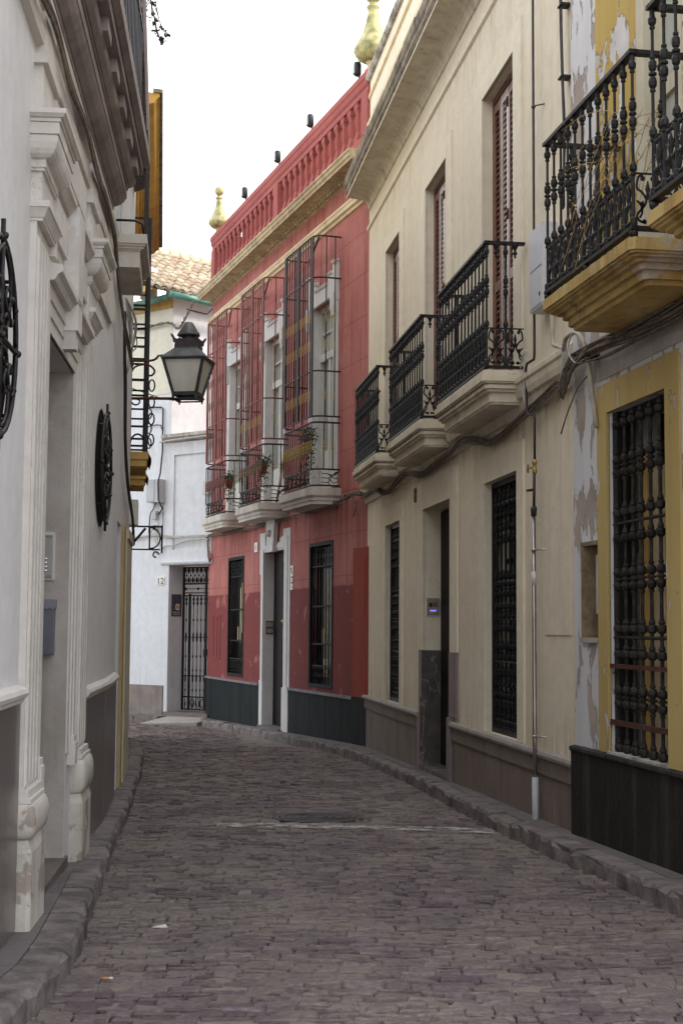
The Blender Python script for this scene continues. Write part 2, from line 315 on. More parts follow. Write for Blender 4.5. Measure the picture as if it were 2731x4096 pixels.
class MB:
    def __init__(m): m.v = []; m.f = []; m.sm = []
    def add(m, vs, fs, smooth=False):
        o = len(m.v); m.v += [tuple(p) for p in vs]
        for f in fs: m.f.append([i+o for i in f]); m.sm.append(smooth)
        return m
    def box(m, x0, x1, y0, y1, z0, z1):
        return m.add([(x0, y0, z0), (x1, y0, z0), (x1, y1, z0), (x0, y1, z0), (x0, y0, z1), (x1, y0, z1), (x1, y1, z1), (x0, y1, z1)],
              [(0, 3, 2, 1), (4, 5, 6, 7), (0, 1, 5, 4), (1, 2, 6, 5), (2, 3, 7, 6), (3, 0, 4, 7)])
    def quad(m, *p): return m.add(p, [tuple(range(len(p)))])
    def prof(m, pts, s0, s1, smooth=False):
        """profile in (n,z) swept along s"""
        k = len(pts)
        vs = [(s0, n, z) for n, z in pts]+[(s1, n, z) for n, z in pts]
        return m.add(vs, [(i, (i+1) % k, k+(i+1) % k, k+i) for i in range(k)]+[tuple(range(k)), tuple(range(k, 2*k))], smooth)
    def prof2(m, p0, p1, s0, s1):
        """profile that changes from p0 at s0 to p1 at s1"""
        k = len(p0); vs = [(s0, n, z) for n, z in p0]+[(s1, n, z) for n, z in p1]
        return m.add(vs, [(i, (i+1) % k, k+(i+1) % k, k+i) for i in range(k)]+[tuple(range(k)), tuple(range(k, 2*k))])
    def plan(m, pts, z0, z1):
        """outline in (s,n) raised from z0 to z1"""
        k = len(pts)
        vs = [(a, b, z0) for a, b in pts]+[(a, b, z1) for a, b in pts]
        return m.add(vs, [(i, (i+1) % k, k+(i+1) % k, k+i) for i in range(k)]+[tuple(range(k)), tuple(range(k, 2*k))])
    def face_outline(m, pts, n0, n1):
        """outline in (s,z) thickened from n0 to n1"""
        k = len(pts)
        vs = [(a, n0, b) for a, b in pts]+[(a, n1, b) for a, b in pts]
        return m.add(vs, [(i, (i+1) % k, k+(i+1) % k, k+i) for i in range(k)]+[tuple(range(k)), tuple(range(k, 2*k))])
    def frustum(m, c, w0, d0, z0, w1, d1, z1, a=0.):
        vs = []
        for w, d, z in ((w0, d0, z0), (w1, d1, z1)):
            for sx, sy in ((-1, -1), (1, -1), (1, 1), (-1, 1)):
                x, y = sx*w/2, sy*d/2
                vs.append((c[0]+x*math.cos(a)-y*math.sin(a), c[1]+x*math.sin(a)+y*math.cos(a), z))
        return m.add(vs, [(0, 3, 2, 1), (4, 5, 6, 7), (0, 1, 5, 4), (1, 2, 6, 5), (2, 3, 7, 6), (3, 0, 4, 7)])
    def tube(m, pts, r, k=6, closed=False):
        P = [Vector(p) for p in pts]; n = len(P); rings = []
        up = None
        for i in range(n):
            if closed: t = P[(i+1) % n]-P[i-1]
            else: t = P[min(i+1, n-1)]-P[max(i-1, 0)]
            if t.length < 1e-9: t = Vector((0, 0, 1))
            t.normalize()
            if up is None:
                up = Vector((0, 0, 1)) if abs(t.z) < .9 else Vector((1, 0, 0))
            a = up-t*up.dot(t)
            if a.length < 1e-6: a = t.orthogonal()
            a.normalize(); up = a; b = t.cross(a)
            rr = r[i] if isinstance(r, (list, tuple)) else r
            rings.append([P[i]+(a*math.cos(2*PI*j/k)+b*math.sin(2*PI*j/k))*rr for j in range(k)])
        vs = [p for R_ in rings for p in R_]; fs = []
        for i in range(n if closed else n-1):
            for j in range(k):
                a0 = i*k; b0 = ((i+1) % n)*k
                fs.append((a0+j, a0+(j+1) % k, b0+(j+1) % k, b0+j))
        if not closed: fs += [tuple(range(k)), tuple(range((n-1)*k, n*k))]
        return m.add(vs, fs, True)
    def bar(m, p, q, w, t, up=(0, 0, 1)):
        """flat bar from p to q, w wide across, t thick along up"""
        p, q, u = Vector(p), Vector(q), Vector(up); d = (q-p).normalized()
        a = d.cross(u)
        if a.length < 1e-6: a = d.orthogonal()
        a.normalize(); b = a.cross(d).normalized()
        vs = [e+a*w/2*i+b*t/2*j for e in (p, q) for i, j in ((-1, -1), (1, -1), (1, 1), (-1, 1))]
        return m.add(vs, [(0, 3, 2, 1), (4, 5, 6, 7), (0, 1, 5, 4), (1, 2, 6, 5), (2, 3, 7, 6), (3, 0, 4, 7)])
    def lathe(m, prof, cx=0., cy=0., k=10, flute=0., smooth=True):
        n = len(prof)
        vs = []
        for r, z in prof:
            for j in range(k):
                q = r*(1+(flute*(1 if j % 2 else -1) if r > .05 else 0))
                vs.append((cx+q*math.cos(2*PI*j/k), cy+q*math.sin(2*PI*j/k), z))
        fs = [(i*k+j, i*k+(j+1) % k, (i+1)*k+(j+1) % k, (i+1)*k+j) for i in range(n-1) for j in range(k)]
        fs += [tuple(range(k)), tuple(range((n-1)*k, n*k))]
        return m.add(vs, fs, smooth)
    def ball(m, c, r, k=8, sq=1.):
        q = [(max(1e-4, r*math.sin(PI*i/6)), c[2]-r*sq*math.cos(PI*i/6)) for i in range(7)]
        return m.lathe(q, c[0], c[1], k)
    def disc(m, c, r, n0, n1, k=20, e=1.):
        """coin standing in the wall plane"""
        return m.face_outline([(c[0]+r*math.cos(2*PI*j/k), c[1]+r*e*math.sin(2*PI*j/k)) for j in range(k)], n0, n1)
    def sheet(m, s0, s1, z0, z1, n, openings, depth):
        """wall face with rectangular openings and their reveals"""
        S = sorted({s0, s1} | {o[i] for o in openings for i in (0, 1)}); Zs = sorted({z0, z1} | {o[i] for o in openings for i in (2, 3)})
        for a, b in zip(S, S[1:]):
            for c, d in zip(Zs, Zs[1:]):
                ms, mz = (a+b)/2, (c+d)/2
                if any(o[0] < ms < o[1] and o[2] < mz < o[3] for o in openings): continue
                m.quad((a, n, c), (b, n, c), (b, n, d), (a, n, d))
        for o in openings:
            a, b, c, d = o[:4]; q = n-(o[4] if len(o) > 4 else depth)
            m.quad((a, n, c), (a, q, c), (a, q, d), (a, n, d)); m.quad((b, n, c), (b, q, c), (b, q, d), (b, n, d))
            m.quad((a, n, d), (a, q, d), (b, q, d), (b, n, d)); m.quad((a, n, c), (a, q, c), (b, q, c), (b, n, c))
            m.quad((a, q, c), (b, q, c), (b, q, d), (a, q, d))
        return m
    def shell(m, s0, s1, z0, z1, n, back):
        """the other faces of a building block behind its front sheet"""
        m.quad((s0, n, z0), (s0, back, z0), (s0, back, z1), (s0, n, z1))
        m.quad((s1, n, z0), (s1, back, z0), (s1, back, z1), (s1, n, z1))
        m.quad((s0, back, z0), (s1, back, z0), (s1, back, z1), (s0, back, z1))
        m.quad((s0, n, z1), (s1, n, z1), (s1, back, z1), (s0, back, z1))
        return m
    def mesh(m, name, mat, k=1, b=(0, 0, 0), weld=True, tones=None):
        me = bpy.data.meshes.new(name)
        me.from_pydata([(k*(x-b[0]), y-b[1], z-b[2]) for x, y, z in m.v], [], m.f)
        for p, s in zip(me.polygons, m.sm): p.use_smooth = s
        bm = bmesh.new(); bm.from_mesh(me)
        if weld: bmesh.ops.remove_doubles(bm, verts=bm.verts, dist=1e-5)
        bmesh.ops.recalc_face_normals(bm, faces=bm.faces)
        bm.to_mesh(me); bm.free()
        me.materials.append(mat); me.update()
        return me

class Thing:
    """a top-level thing: an empty at its base that parents its parts"""
    def __init__(t, name, label, cat, fr=WORLD, b=(0, 0, 0), group=None):
        t.fr = fr; t.b = b
        o = bpy.data.objects.new(name, None); COL.objects.link(o); t.o = o
        o.location = fr.world(*b); o.rotation_euler = (0, 0, fr.rz); o.empty_display_size = .2
        o['label'] = label; o['category'] = cat
        if group: o['group'] = group
    def part(t, name, mb, mat, parent=None, weld=True, label=None):
        me = mb.mesh(name, M[mat], t.fr.k, t.b, weld)
        o = bpy.data.objects.new(name, me); COL.objects.link(o); o.parent = parent or t.o
        if label: o['label'] = label
        return o
    def again(t, o, ds=0., dn=0., dz=0., parent=None, rot=0.):
        c = o.copy(); COL.objects.link(c); c.parent = parent or o.parent
        c.location = (o.location.x+t.fr.k*ds, o.location.y+dn, o.location.z+dz)
        return c

def single(name, label, cat, mb, mat, fr=WORLD, b=(0, 0, 0), group=None):
    o = bpy.data.objects.new(name, mb.mesh(name, M[mat], fr.k, b)); COL.objects.link(o)
    o.location = fr.world(*b); o.rotation_euler = (0, 0, fr.rz)
    o['label'] = label; o['category'] = cat
    if group: o['group'] = group
    return o

def setting(name, mb, mat, weld=True):
    o = bpy.data.objects.new(name, mb.mesh(name, M[mat], 1, (0, 0, 0), weld)); COL.objects.link(o)
    o['kind'] = 'structure'
    return o

def smooth_path(pts, n=6):
    """Catmull-Rom through the points"""
    P = [Vector(p) for p in pts]; out = []
    for i in range(len(P)-1):
        a, b, c, d = P[max(i-1, 0)], P[i], P[i+1], P[min(i+2, len(P)-1)]
        for j in range(n):
            t = j/n
            out.append(.5*((2*b)+(c-a)*t+(2*a-5*b+4*c-d)*t*t+(3*b-a-3*c+d)*t**3))
    out.append(P[-1]); return out

def bundle(mb, pts, count, spread, r, sag=.01, seed=1, dn=.5):
    """a loose bundle of cables along a path given in (s,n,z)"""
    g = random.Random(seed)
    for i in range(count):
        a, q = g.uniform(-1, 1), g.uniform(-1, 1)
        path = []
        for j, p in enumerate(pts):
            w = g.uniform(.5, 1.1)
            path.append((p[0]+g.uniform(-.03, .03), p[1]+abs(q)*spread*dn*w, p[2]+a*spread*w+g.uniform(-sag, sag)))
        mb.tube(smooth_path(path, 4), r*g.uniform(.7, 1.3), 5)
    return mb

C = Frame((1.800, 10.754), -7.67); R = Frame((.396, 21.19), -19.); Y = Frame((1.768, 10.754), -9.5)
A = Frame((-1.535, 6.79), -4.33, -1); B = Frame((-1.875, 11.277), -6.48, -1); D = Frame((-2.434, 16.2), -8.5, -1)
W = Frame((-3.87, 31.3), -52.); T = Frame((-3.791, 31.238), 47., -1)
zp = lambda y: -(1.29+.021*y)          # pavement level
zr = lambda y: zp(y)-.12               # carriageway level
# ------------------------------------------------------------------ ground
KR = [(3.6, -6), (2.75, 2.), (2.30, 5.), (1.892, 7.93), (1.727, 9.16), (1.565, 9.94), (1.407, 11.1), (1.30, 11.67), (.90, 15.3), (.39, 18.9), (.0, 20.8), (-.40, 22.4), (-.98, 24.3), (-1.62, 26.4), (-2.35, 28.4), (-2.80, 29.4), (-2.95, 30.2)]
KL = [(-.55, -6), (-.98, 2.), (-1.12, 4.), (-1.206, 5.35), (-1.20, 5.67), (-1.18, 6.09), (-1.213, 6.63), (-1.348, 7.93), (-1.648, 10.59), (-1.834, 12.35), (-2.327, 16.75), (-2.64, 19.24), (-2.927, 21.2), (-3.204, 22.6), (-3.6, 23.4), (-4.4, 24.0), (-6.5, 24.8), (-10., 25.6)]
def interp(P, y):
    for (x0, y0), (x1, y1) in zip(P, P[1:]):
        if y0 <= y <= y1: return x0+(x1-x0)*(y-y0)/(y1-y0)
    return P[-1][0] if y > P[-1][1] else P[0][0]

g = MB()
g.quad((-150, -150, zr(-150)-.035), (150, -150, zr(-150)-.035), (150, 0, zr(0)-.035), (-150, 0, zr(0)-.035))
g.quad((-150, 0, zr(0)-.035), (150, 0, zr(0)-.035), (150, 40, zr(40)-.035), (-150, 40, zr(40)-.035))
g.quad((-150, 40, zr(40)-.035), (150, 40, zr(40)-.035), (150, 400, zr(40)-.035), (-150, 400, zr(40)-.035))
setting('ground', g, 'joint')

def cobbles():
    """courses of long thin setts laid across the street; each sett worn, tilted and a little different"""
    g = random.Random(11)
    vs, fs, tone = [], [], []
    y = 3.0
    while y < 31.4:
        dep = g.uniform(.068, .098)
        xr = interp(KR, y) if y < 30 else -2.95
        xl = interp(KL[:14], y) if y < 22.6 else -8.5
        x = xl-g.uniform(0, .15)
        ph = g.uniform(-.006, .006)
        while x < xr:
            ln = g.uniform(.09, .22)
            if g.random() < .12: ln *= .6
            x1 = min(x+ln, xr)
            if x1-x > .04 and not (((x+x1)/2+.19)**2/.43**2+(y+dep/2-12.65)**2/.36**2 < 1):
                t = g.uniform(0, 1)**1.3; t2 = 1. if g.random() < .10 else g.uniform(0, .25)
                gap = g.uniform(.0005, .005); gp = g.uniform(.0015, .006) if g.random() < .75 else g.uniform(.007, .013); ed = g.uniform(.004, .010)
                lift = g.uniform(-.007, .007) - (.012 if g.random() < .06 else 0); tx, ty = g.uniform(-.006, .006), g.uniform(-.010, .007)
                def P(u, v, d):
                    X = x+gap+(x1-x-2*gap)*u; q = (X+.2)
                    Yv = y+gp+(dep-2*gp)*v + .012*math.sin(X*2.3+y) + .010*q*q + ph
                    return (X, Yv, zr(Yv)-.02*(X-(xl+xr)/2)**2*.25+.012+lift+tx*(u-.5)*2+ty*(v-.5)*2-d)
                e = min(.35, .010/(x1-x)); ev = g.uniform(.07, .16)
                o = len(vs); j = lambda: g.uniform(-.35, .35)
                U = (0, e*(1+j()), .5, 1-e*(1+j()), 1); V = (0, ev*(1+j()), 1-ev*(1+j()), 1)
                for b_, vv in enumerate(V):
                    for a_, uu in enumerate(U):
                        edge = a_ in (0, 4) or b_ in (0, 3)
                        uu2 = uu+(g.uniform(-.006, .006) if 0 < a_ < 4 else g.uniform(-.008, .008)); vv2 = vv+g.uniform(-.05, .05)*(1 if b_ in (0, 3) else .4)
                        vs.append(P(uu2, vv2, (ed+g.uniform(-.003, .003) if edge else g.uniform(-.0022, .0022))))
                        tone.append((t, t2, 0, 1))
                for b_ in range(3):
                    for a_ in range(4):
                        i = o+b_*5+a_; fs.append((i, i+1, i+6, i+5))
                # skirts down into the bed
                ring = [o+i for i in range(5)]+[o+9, o+14]+[o+19-i for i in range(5)]+[o+10, o+5]
                o2 = len(vs)
                for i in ring:
                    p = vs[i]; vs.append((p[0], p[1], p[2]-.03)); tone.append((t, t2, 0, 1))
                n_ = len(ring)
                for i in range(n_): fs.append((ring[i], o2+i, o2+(i+1) % n_, ring[(i+1) % n_]))
            x = x1
        y += dep
    me = bpy.data.meshes.new('road'); me.from_pydata(vs, [], fs)
    at = me.color_attributes.new('tone', 'FLOAT_COLOR', 'POINT')
    at.data.foreach_set('color', [c for t in tone for c in t])
    for p in me.polygons: p.use_smooth = False
    bm = bmesh.new(); bm.from_mesh(me); bmesh.ops.recalc_face_normals(bm, faces=bm.faces); bm.to_mesh(me); bm.free()
    me.materials.append(M['cobble'])
    o = bpy.data.objects.new('road', me); COL.objects.link(o); o['kind'] = 'structure'
cobbles()
# the dusty bed between the setts
bed = MB(); ys = [-8+i*.5 for i in range(22)]+[3+i*.11 for i in range(260)]; gb = random.Random(77); hz = {}
def hh(i, u):
    k = (i, round(u, 4))
    if k not in hz: hz[k] = gb.choice((-.014, -.008, -.002, .003, .006, .008))
    return hz[k]
for ia, (a, b) in enumerate(zip(ys, ys[1:])):
    for i in range(28):
        u0, u1 = i/28, (i+1)/28
        q = []
        for yy, uu, ii in ((a, u0, ia), (a, u1, ia), (b, u1, ia+1), (b, u0, ia+1)):
            xl = interp(KL[:14], yy)-.05 if yy < 22.6 else -11.; xr = interp(KR, yy)+.05 if yy < 30 else -2.4
            X = xl+(xr-xl)*uu
            mid = (interp(KL[:14], yy)+xr)/2 if yy < 22.6 else (-8.5+xr)/2
            q.append((X, yy, zr(yy)-.02*(X-mid)**2*.25+hh(ii, uu)))
        bed.quad(*q)
setting('road_bed', bed, 'joint')

def kerb(P, side, w, seed, hs=.12):
    """rough kerb stones along a polyline; side=+1 when the pavement lies to the right"""
    g = random.Random(seed); mb = MB()
    pts = [Vector((x, y)) for x, y in P]
    run = []; tot = 0
    for a, b in zip(pts, pts[1:]): run.append((tot, a, b)); tot += (b-a).length
    def at(d):
        for t0, a, b in reversed(run):
            if d >= t0:
                u = (b-a).normalized(); return a+u*(d-t0), u
    d = 0
    while d < tot-.1:
        ln = g.uniform(.55, 1.15); d1 = min(d+ln, tot)
        gap = g.uniform(.006, .018); n = max(3, int(ln/.12)); vs = []; lift = g.uniform(-.008, .01); face = g.uniform(-.012, .012)
        for i in range(n+1):
            q = d+gap+(d1-d-2*gap)*i/n; p, u = at(min(q, tot)); nn = Vector((u.y, -u.x))*side
            j = g.uniform(-.013, .010)
            end = .006 if i in (0, n) else 0
            zt = zp(p.y)+lift
            for off, z in ((face+j-.004, zr(p.y)-.08), (face+j, zr(p.y)+.02), (face+j*1.5+.004, zt-.030+g.uniform(-.012, .010)), (face+.012+end+g.uniform(-.005, .008), zt-.004-end*.4), (face+.05, zt+g.uniform(-.003, .003)), (w, zt), (w, zr(p.y)-.1)):
                pp = p+nn*off; vs.append((pp.x, pp.y, z))
        fs = []
        for i in range(n):
            for k in range(6): fs.append((i*7+k, i*7+k+1, i*7+k+8, i*7+k+7))
        fs += [tuple(range(7)), tuple(range(n*7, n*7+7))]
        mb.add(vs, fs); d = d1
    setting('kerb', mb, 'kerbstone')
kerb(KR, 1, .16, 3); kerb(KL, -1, .17, 5)

def pavement(P, side, w0, w1, seed):
    g = random.Random(seed); mb = MB(); pts = [Vector(p) for p in P]
    for a, b in zip(pts, pts[1:]):
        L = (b-a).length; u = (b-a)/L; nn = Vector((u.y, -u.x))*side; k = max(1, int(L/.55))
        for i in range(k):
            p, q = a+u*(L*i/k), a+u*(L*(i+1)/k); dz = g.uniform(-.004, .003)
            c = [p+nn*w0, q+nn*w0, q+nn*w1, p+nn*w1]
            c = [c[0]+u*.006, c[1]-u*.006, c[2]-u*.006, c[3]+u*.006]
            top = [(v.x, v.y, zp(v.y)+dz) for v in c]; bot = [(v.x, v.y, zp(v.y)-.15) for v in c]
            mb.add(top+bot, [(0, 1, 2, 3), (0, 4, 5, 1), (1, 5, 6, 2), (2, 6, 7, 3), (3, 7, 4, 0)])
    setting('pavement', mb, 'paving')
    b = MB()
    for p, q in zip(pts, pts[1:]):
        u = (q-p).normalized(); nn = Vector((u.y, -u.x))*side
        c = [p+nn*w0, q+nn*w0, q+nn*w1, p+nn*w1]; b.quad(*[(v.x, v.y, zp(v.y)-.012) for v in c])
    setting('pavement_bed', b, 'joint')
pavement(KR, 1, .165, 1.1, 2); pavement(KL, -1, .175, 1.2, 4)
# pavement and kerb before the white houses at the far end, and the smooth ramp to the gate
mb = MB()
for a in range(6):
    s0 = -.25+a*.75; mb.box(s0+.008, s0+.742, .0, .42, zr(31)-.1, zp(31.2)+.02)
me = mb.mesh('kerb', M['kerbstone'], 1); o = bpy.data.objects.new('kerb', me); COL.objects.link(o); o['kind'] = 'structure'
o.location = W.world(0, 0, 0); o.rotation_euler = (0, 0, W.rz)
mb = MB(); q = [W.world(-.05, .42, 0), W.world(-1.6, .30, 0), W.world(-1.5, -.4, 0), W.world(-.09, -.4, 0), ]
mb.add([(q[0][0]-.1, q[0][1]-1.0, zr(29.8)+.02), (-2.98, 29.75, zr(29.6)+.05), (-2.6, 30.6, zp(30.6)+.04), (q[3][0], q[3][1], zp(31)+.05), (q[0][0]-.1, q[0][1]-1.0, zr(29.8)-.1), (-2.98, 29.75, zr(29.6)-.1), (-2.6, 30.6, zr(30.6)-.1), (q[3][0], q[3][1], zr(31)-.1)],
       [(0, 1, 2, 3), (0, 4, 5, 1), (1, 5, 6, 2), (2, 6, 7, 3), (3, 7, 4, 0)])
setting('entrance_ramp', mb, 'ramp')

# worn white line beside the manhole and the manhole itself
mb = MB()
def zc(x, y):
    mid = (interp(KL[:14], y)+interp(KR, y))/2
    return zr(y)-.02*(x-mid)**2*.25
xs = [-1.02+i*.1 for i in range(24)]
for a, b in zip(xs, xs[1:]):
    ya, yb = 12.03-.09*(a+1)**1.2 if a > -1 else 12.03, 12.03-.09*(b+1)**1.2 if b > -1 else 12.03
    mb.quad((a, ya-.14, zc(a, ya)+.021), (b, yb-.14, zc(b, yb)+.021), (b, yb+.13, zc(b, yb)+.021), (a, ya+.13, zc(a, ya)+.021))
setting('road_marking', mb, 'old_paint')
t = Thing('manhole_cover', 'round dark iron manhole cover set in the cobbles behind the worn white line', 'manhole', WORLD, (-.19, 12.65, zr(12.65)))
def ell(rx, ry, k=36): return [(-.19+rx*math.cos(2*PI*i/k), 12.65+ry*math.sin(2*PI*i/k)) for i in range(k)]
def onroad(mb, o, h0, h1):
    k = len(o); vs = [(x, y, zr(y)+h0) for x, y in o]+[(x, y, zr(y)+h1) for x, y in o]
    mb.add(vs, [(i, (i+1) % k, k+(i+1) % k, k+i) for i in range(k)]+[tuple(range(k)), tuple(range(k, 2*k))])
m1 = MB(); onroad(m1, ell(.335, .335), -.05, .019); lid = t.part('lid', m1, 'manhole')
m2 = MB()
for r in (.09, .16, .23, .29):
    m2.tube([(x, y, zr(y)+.0195) for x, y in ell(r, r, 28)], .006, 5, True)
t.part('raised_ring', m2, 'manhole', lid)
m3 = MB(); o1, o2 = ell(.345, .345), ell(.40, .40); k = len(o1)
m3.add([(x, y, zr(y)+.017) for x, y in o1]+[(x, y, zr(y)+.017) for x, y in o2]+[(x, y, zr(y)-.05) for x, y in o1]+[(x, y, zr(y)-.05) for x, y in o2],
       [f for i in range(k) for f in ((i, (i+1) % k, k+(i+1) % k, k+i), (i, 2*k+i, 2*k+(i+1) % k, (i+1) % k), (k+i, k+(i+1) % k, 3*k+(i+1) % k, 3*k+i))])
t.part('rim', m3, 'manhole')

# litter
def litter(name, label, cat, x, y, mb, mat):
    b = (x, y, zc(x, y)+.016); return single(name, label, cat, mb, mat, WORLD, b)
x, y = -1.0, 6.32; z = zc(x, y)+.024
t = Thing('cigarette_butt', 'orange cigarette butt lying on the cobbles near the left kerb', 'cigarette butt', WORLD, (x, y, z-.006))
t.part('filter', MB().tube([(x-.034, y, z), (x+.0, y+.004, z)], .0058, 8), 'butt'); t.part('paper_tip', MB().tube([(x+.0, y+.004, z), (x+.018, y+.006, z)], .0055, 8), 'paper')
x, y = -.93, 7.5; z = zc(x, y)+.02
litter('paper_scrap', 'small crumpled white paper scrap on the cobbles left of the street middle', 'litter', x, y, MB().add([(x-.04, y, z), (x, y-.03, z+.006), (x+.045, y-.005, z+.002), (x+.03, y+.035, z+.012), (x-.02, y+.03, z+.004)], [(0, 1, 4), (1, 2, 3), (1, 3, 4)]), 'paper')
x, y = .30, 4.95; z = zc(x, y)+.02
litter('dark_scrap', 'small flattened dark scrap on the cobbles at the bottom of the picture', 'litter', x, y, MB().add([(x-.045, y-.01, z), (x-.01, y-.03, z+.006), (x+.04, y-.012, z+.001), (x+.035, y+.02, z+.01), (x-.02, y+.025, z+.003)], [(0, 1, 4), (1, 2, 3), (1, 3, 4)]), 'cable_dark')

# ------------------------------------------------------------------ ironwork shared by the balconies
def baluster_prof(h):
    q = [(0, .019), (.02, .023), (.045, .021), (.055, .0105), (.30, .0098), (.305, .016), (.32, .016), (.325, .011), (.34, .0225), (.365, .0225), (.385, .013), (.39, .0092), (.575, .0088), (.58, .0155), (.592, .0155), (.597, .012), (.612, .0215), (.635, .0235), (.655, .019), (.66, .012), (.668, .012), (.672, .0225), (.684, .0225), (.688, .012), (.696, .012), (.70, .019), (.722, .0235), (.745, .0215), (.758, .012), (.763, .0155), (.775, .0155), (.78, .0088), (.925, .0088), (.93, .015), (.94, .0155), (.945, .011), (.96, .0215), (.985, .0235), (1.0, .015), (1.04, .014)]
    return [(r, z*h/1.04) for z, r in q]

def scroll_mb(w, h, r):
    """cast scrolls filling one bay of the balcony foot, in (s, z) about s=0"""
    mb = MB()
    for sg in (-1, 1):
        a = w*.46
        mb.tube(smooth_path([(sg*a*.15, 0, .02), (sg*a*.75, 0, .035), (sg*a*.9, 0, h*.22), (sg*a*.35, 0, h*.38), (sg*a*.15, 0, h*.5), (sg*a*.5, 0, h*.64), (sg*a*.92, 0, h*.72), (sg*a*.8, 0, h*.92), (sg*a*.4, 0, h*.97)], 4), r, 5)
        mb.tube(smooth_path([(sg*a*.95, 0, h*.48), (sg*a*.6, 0, h*.40), (sg*a*.5, 0, h*.26), (sg*a*.72, 0, h*.16)], 4), r*.9, 5)
        mb.ball((sg*a*.42, 0, h*.90), r*1.9, 6); mb.ball((sg*a*.5, 0, h*.42), r*1.8, 6); mb.ball((sg*a*.3, 0, .03), r*1.7, 6)
    mb.lathe([(.004, h*.50), (r*1.7, h*.56), (r*1.1, h*.63), (r*2., h*.70), (r*.9, h*.80), (.004, h*.86)], 0, 0, 7)
    mb.tube([(-w/2, 0, h*.99), (w/2, 0, h*.99)], r*.9, 5)
    return mb

def pendant_mb(h):
    return MB().lathe([(.004, 0), (.012, h*.12), (.007, h*.2), (.021, h*.34), (.021, h*.42), (.010, h*.52), (.013, h*.62), (.024, h*.86), (.034, h)], 0, 0, 8)

def iron_balcony(t, bal, s0, s1, nf, z0, z1, nfront, nside, iron, pend=True, skip_far=False):
    """railing: rails, turned balusters, scrolls between their feet and pendants under the hand rail"""
    path = [(s0, .02), (s0, nf), (s1, nf), (s1, .02)]
    for nm, z, w, th in (('hand_rail', z1+.012, .055, .024), ('bottom_rail', z0-.012, .045, .022)):
        mb = MB()
        for (a, b), (c, d) in zip(path, path[1:]):
            e = .0 if a == c else .0
            mb.bar((a, b, z), (c, d, z), w, th)
        mb.box(s0-w/2, s0+w/2, nf-w/2, nf+w/2, z-th/2+.001, z+th/2+.0012); mb.box(s1-w/2, s1+w/2, nf-w/2, nf+w/2, z-th/2+.001, z+th/2+.0012)
        t.part(nm, mb, iron, bal)
    h = z1-z0
    base_o = t.part('baluster', MB().lathe([(r, z0+z) for r, z in baluster_prof(h)], s0, nf, 10, 0., False), iron, bal)
    w = (s1-s0)/nfront
    sc0 = None
    m_sc = scroll_mb(w*.9, h*.31, .0085)
    sc_o = t.part('scroll_panel', MB().add([(x+s0+w/2, y+nf, z+z0) for x, y, z in m_sc.v], m_sc.f, True), iron, bal)
    pd = pendant_mb(.12 if pend else .09)
    pd_o = t.part('pendant', MB().add([(x+s0+w/2, y+nf, z+z1-(.12 if pend else .09)) for x, y, z in pd.v], pd.f, True), iron, bal) if pend else None
    for i in range(1, nfront+1): t.again(base_o, w*i)
    for i in range(1, nfront):
        t.again(sc_o, w*i)
        if pd_o: t.again(pd_o, w*i)
    wn = (nf-.02)/nside
    for e, se in ((0, s0), (1, s1)):
        for i in range(1, nside): t.again(base_o, se-s0, -wn*i)
        m_s = scroll_mb(wn*.9, h*.31, .0085)
        so = t.part('scroll_panel', MB().add([(se, x+nf-wn/2, z+z0) for x, y, z in m_s.v], m_s.f, True), iron, bal)
        for i in range(1, nside): t.again(so, 0, -wn*i)
        if pd_o:
            for i in range(nside): t.again(pd_o, se-s0-w/2, -wn*(i+.5))

# ------------------------------------------------------------------ cream house
t = Thing('cream_house', 'cream house with brown shutters, three black iron balconies and a brown stone plinth', 'house', C, (5.3, 0, zp(16)))
WN = [(1.84, 3.06), (4.81, 6.01), (7.79, 8.90)]
G = [(1.75, 2.98), (7.68, 8.82)]
DR = (4.57, 6.12)
ops = [(a, b, 2.27, 5.28, .24) for a, b in WN]+[(a, b, -.975, 1.41, .34) for a, b in G]+[(DR[0], DR[1], -1.66, 1.415, .42)]
mb = MB().sheet(0.0, 10.62, -2.4, 6.95, 0, ops, .3).shell(0.0, 10.62, -2.4, 6.95, 0, -7)
t.part('wall', mb, 'cream')
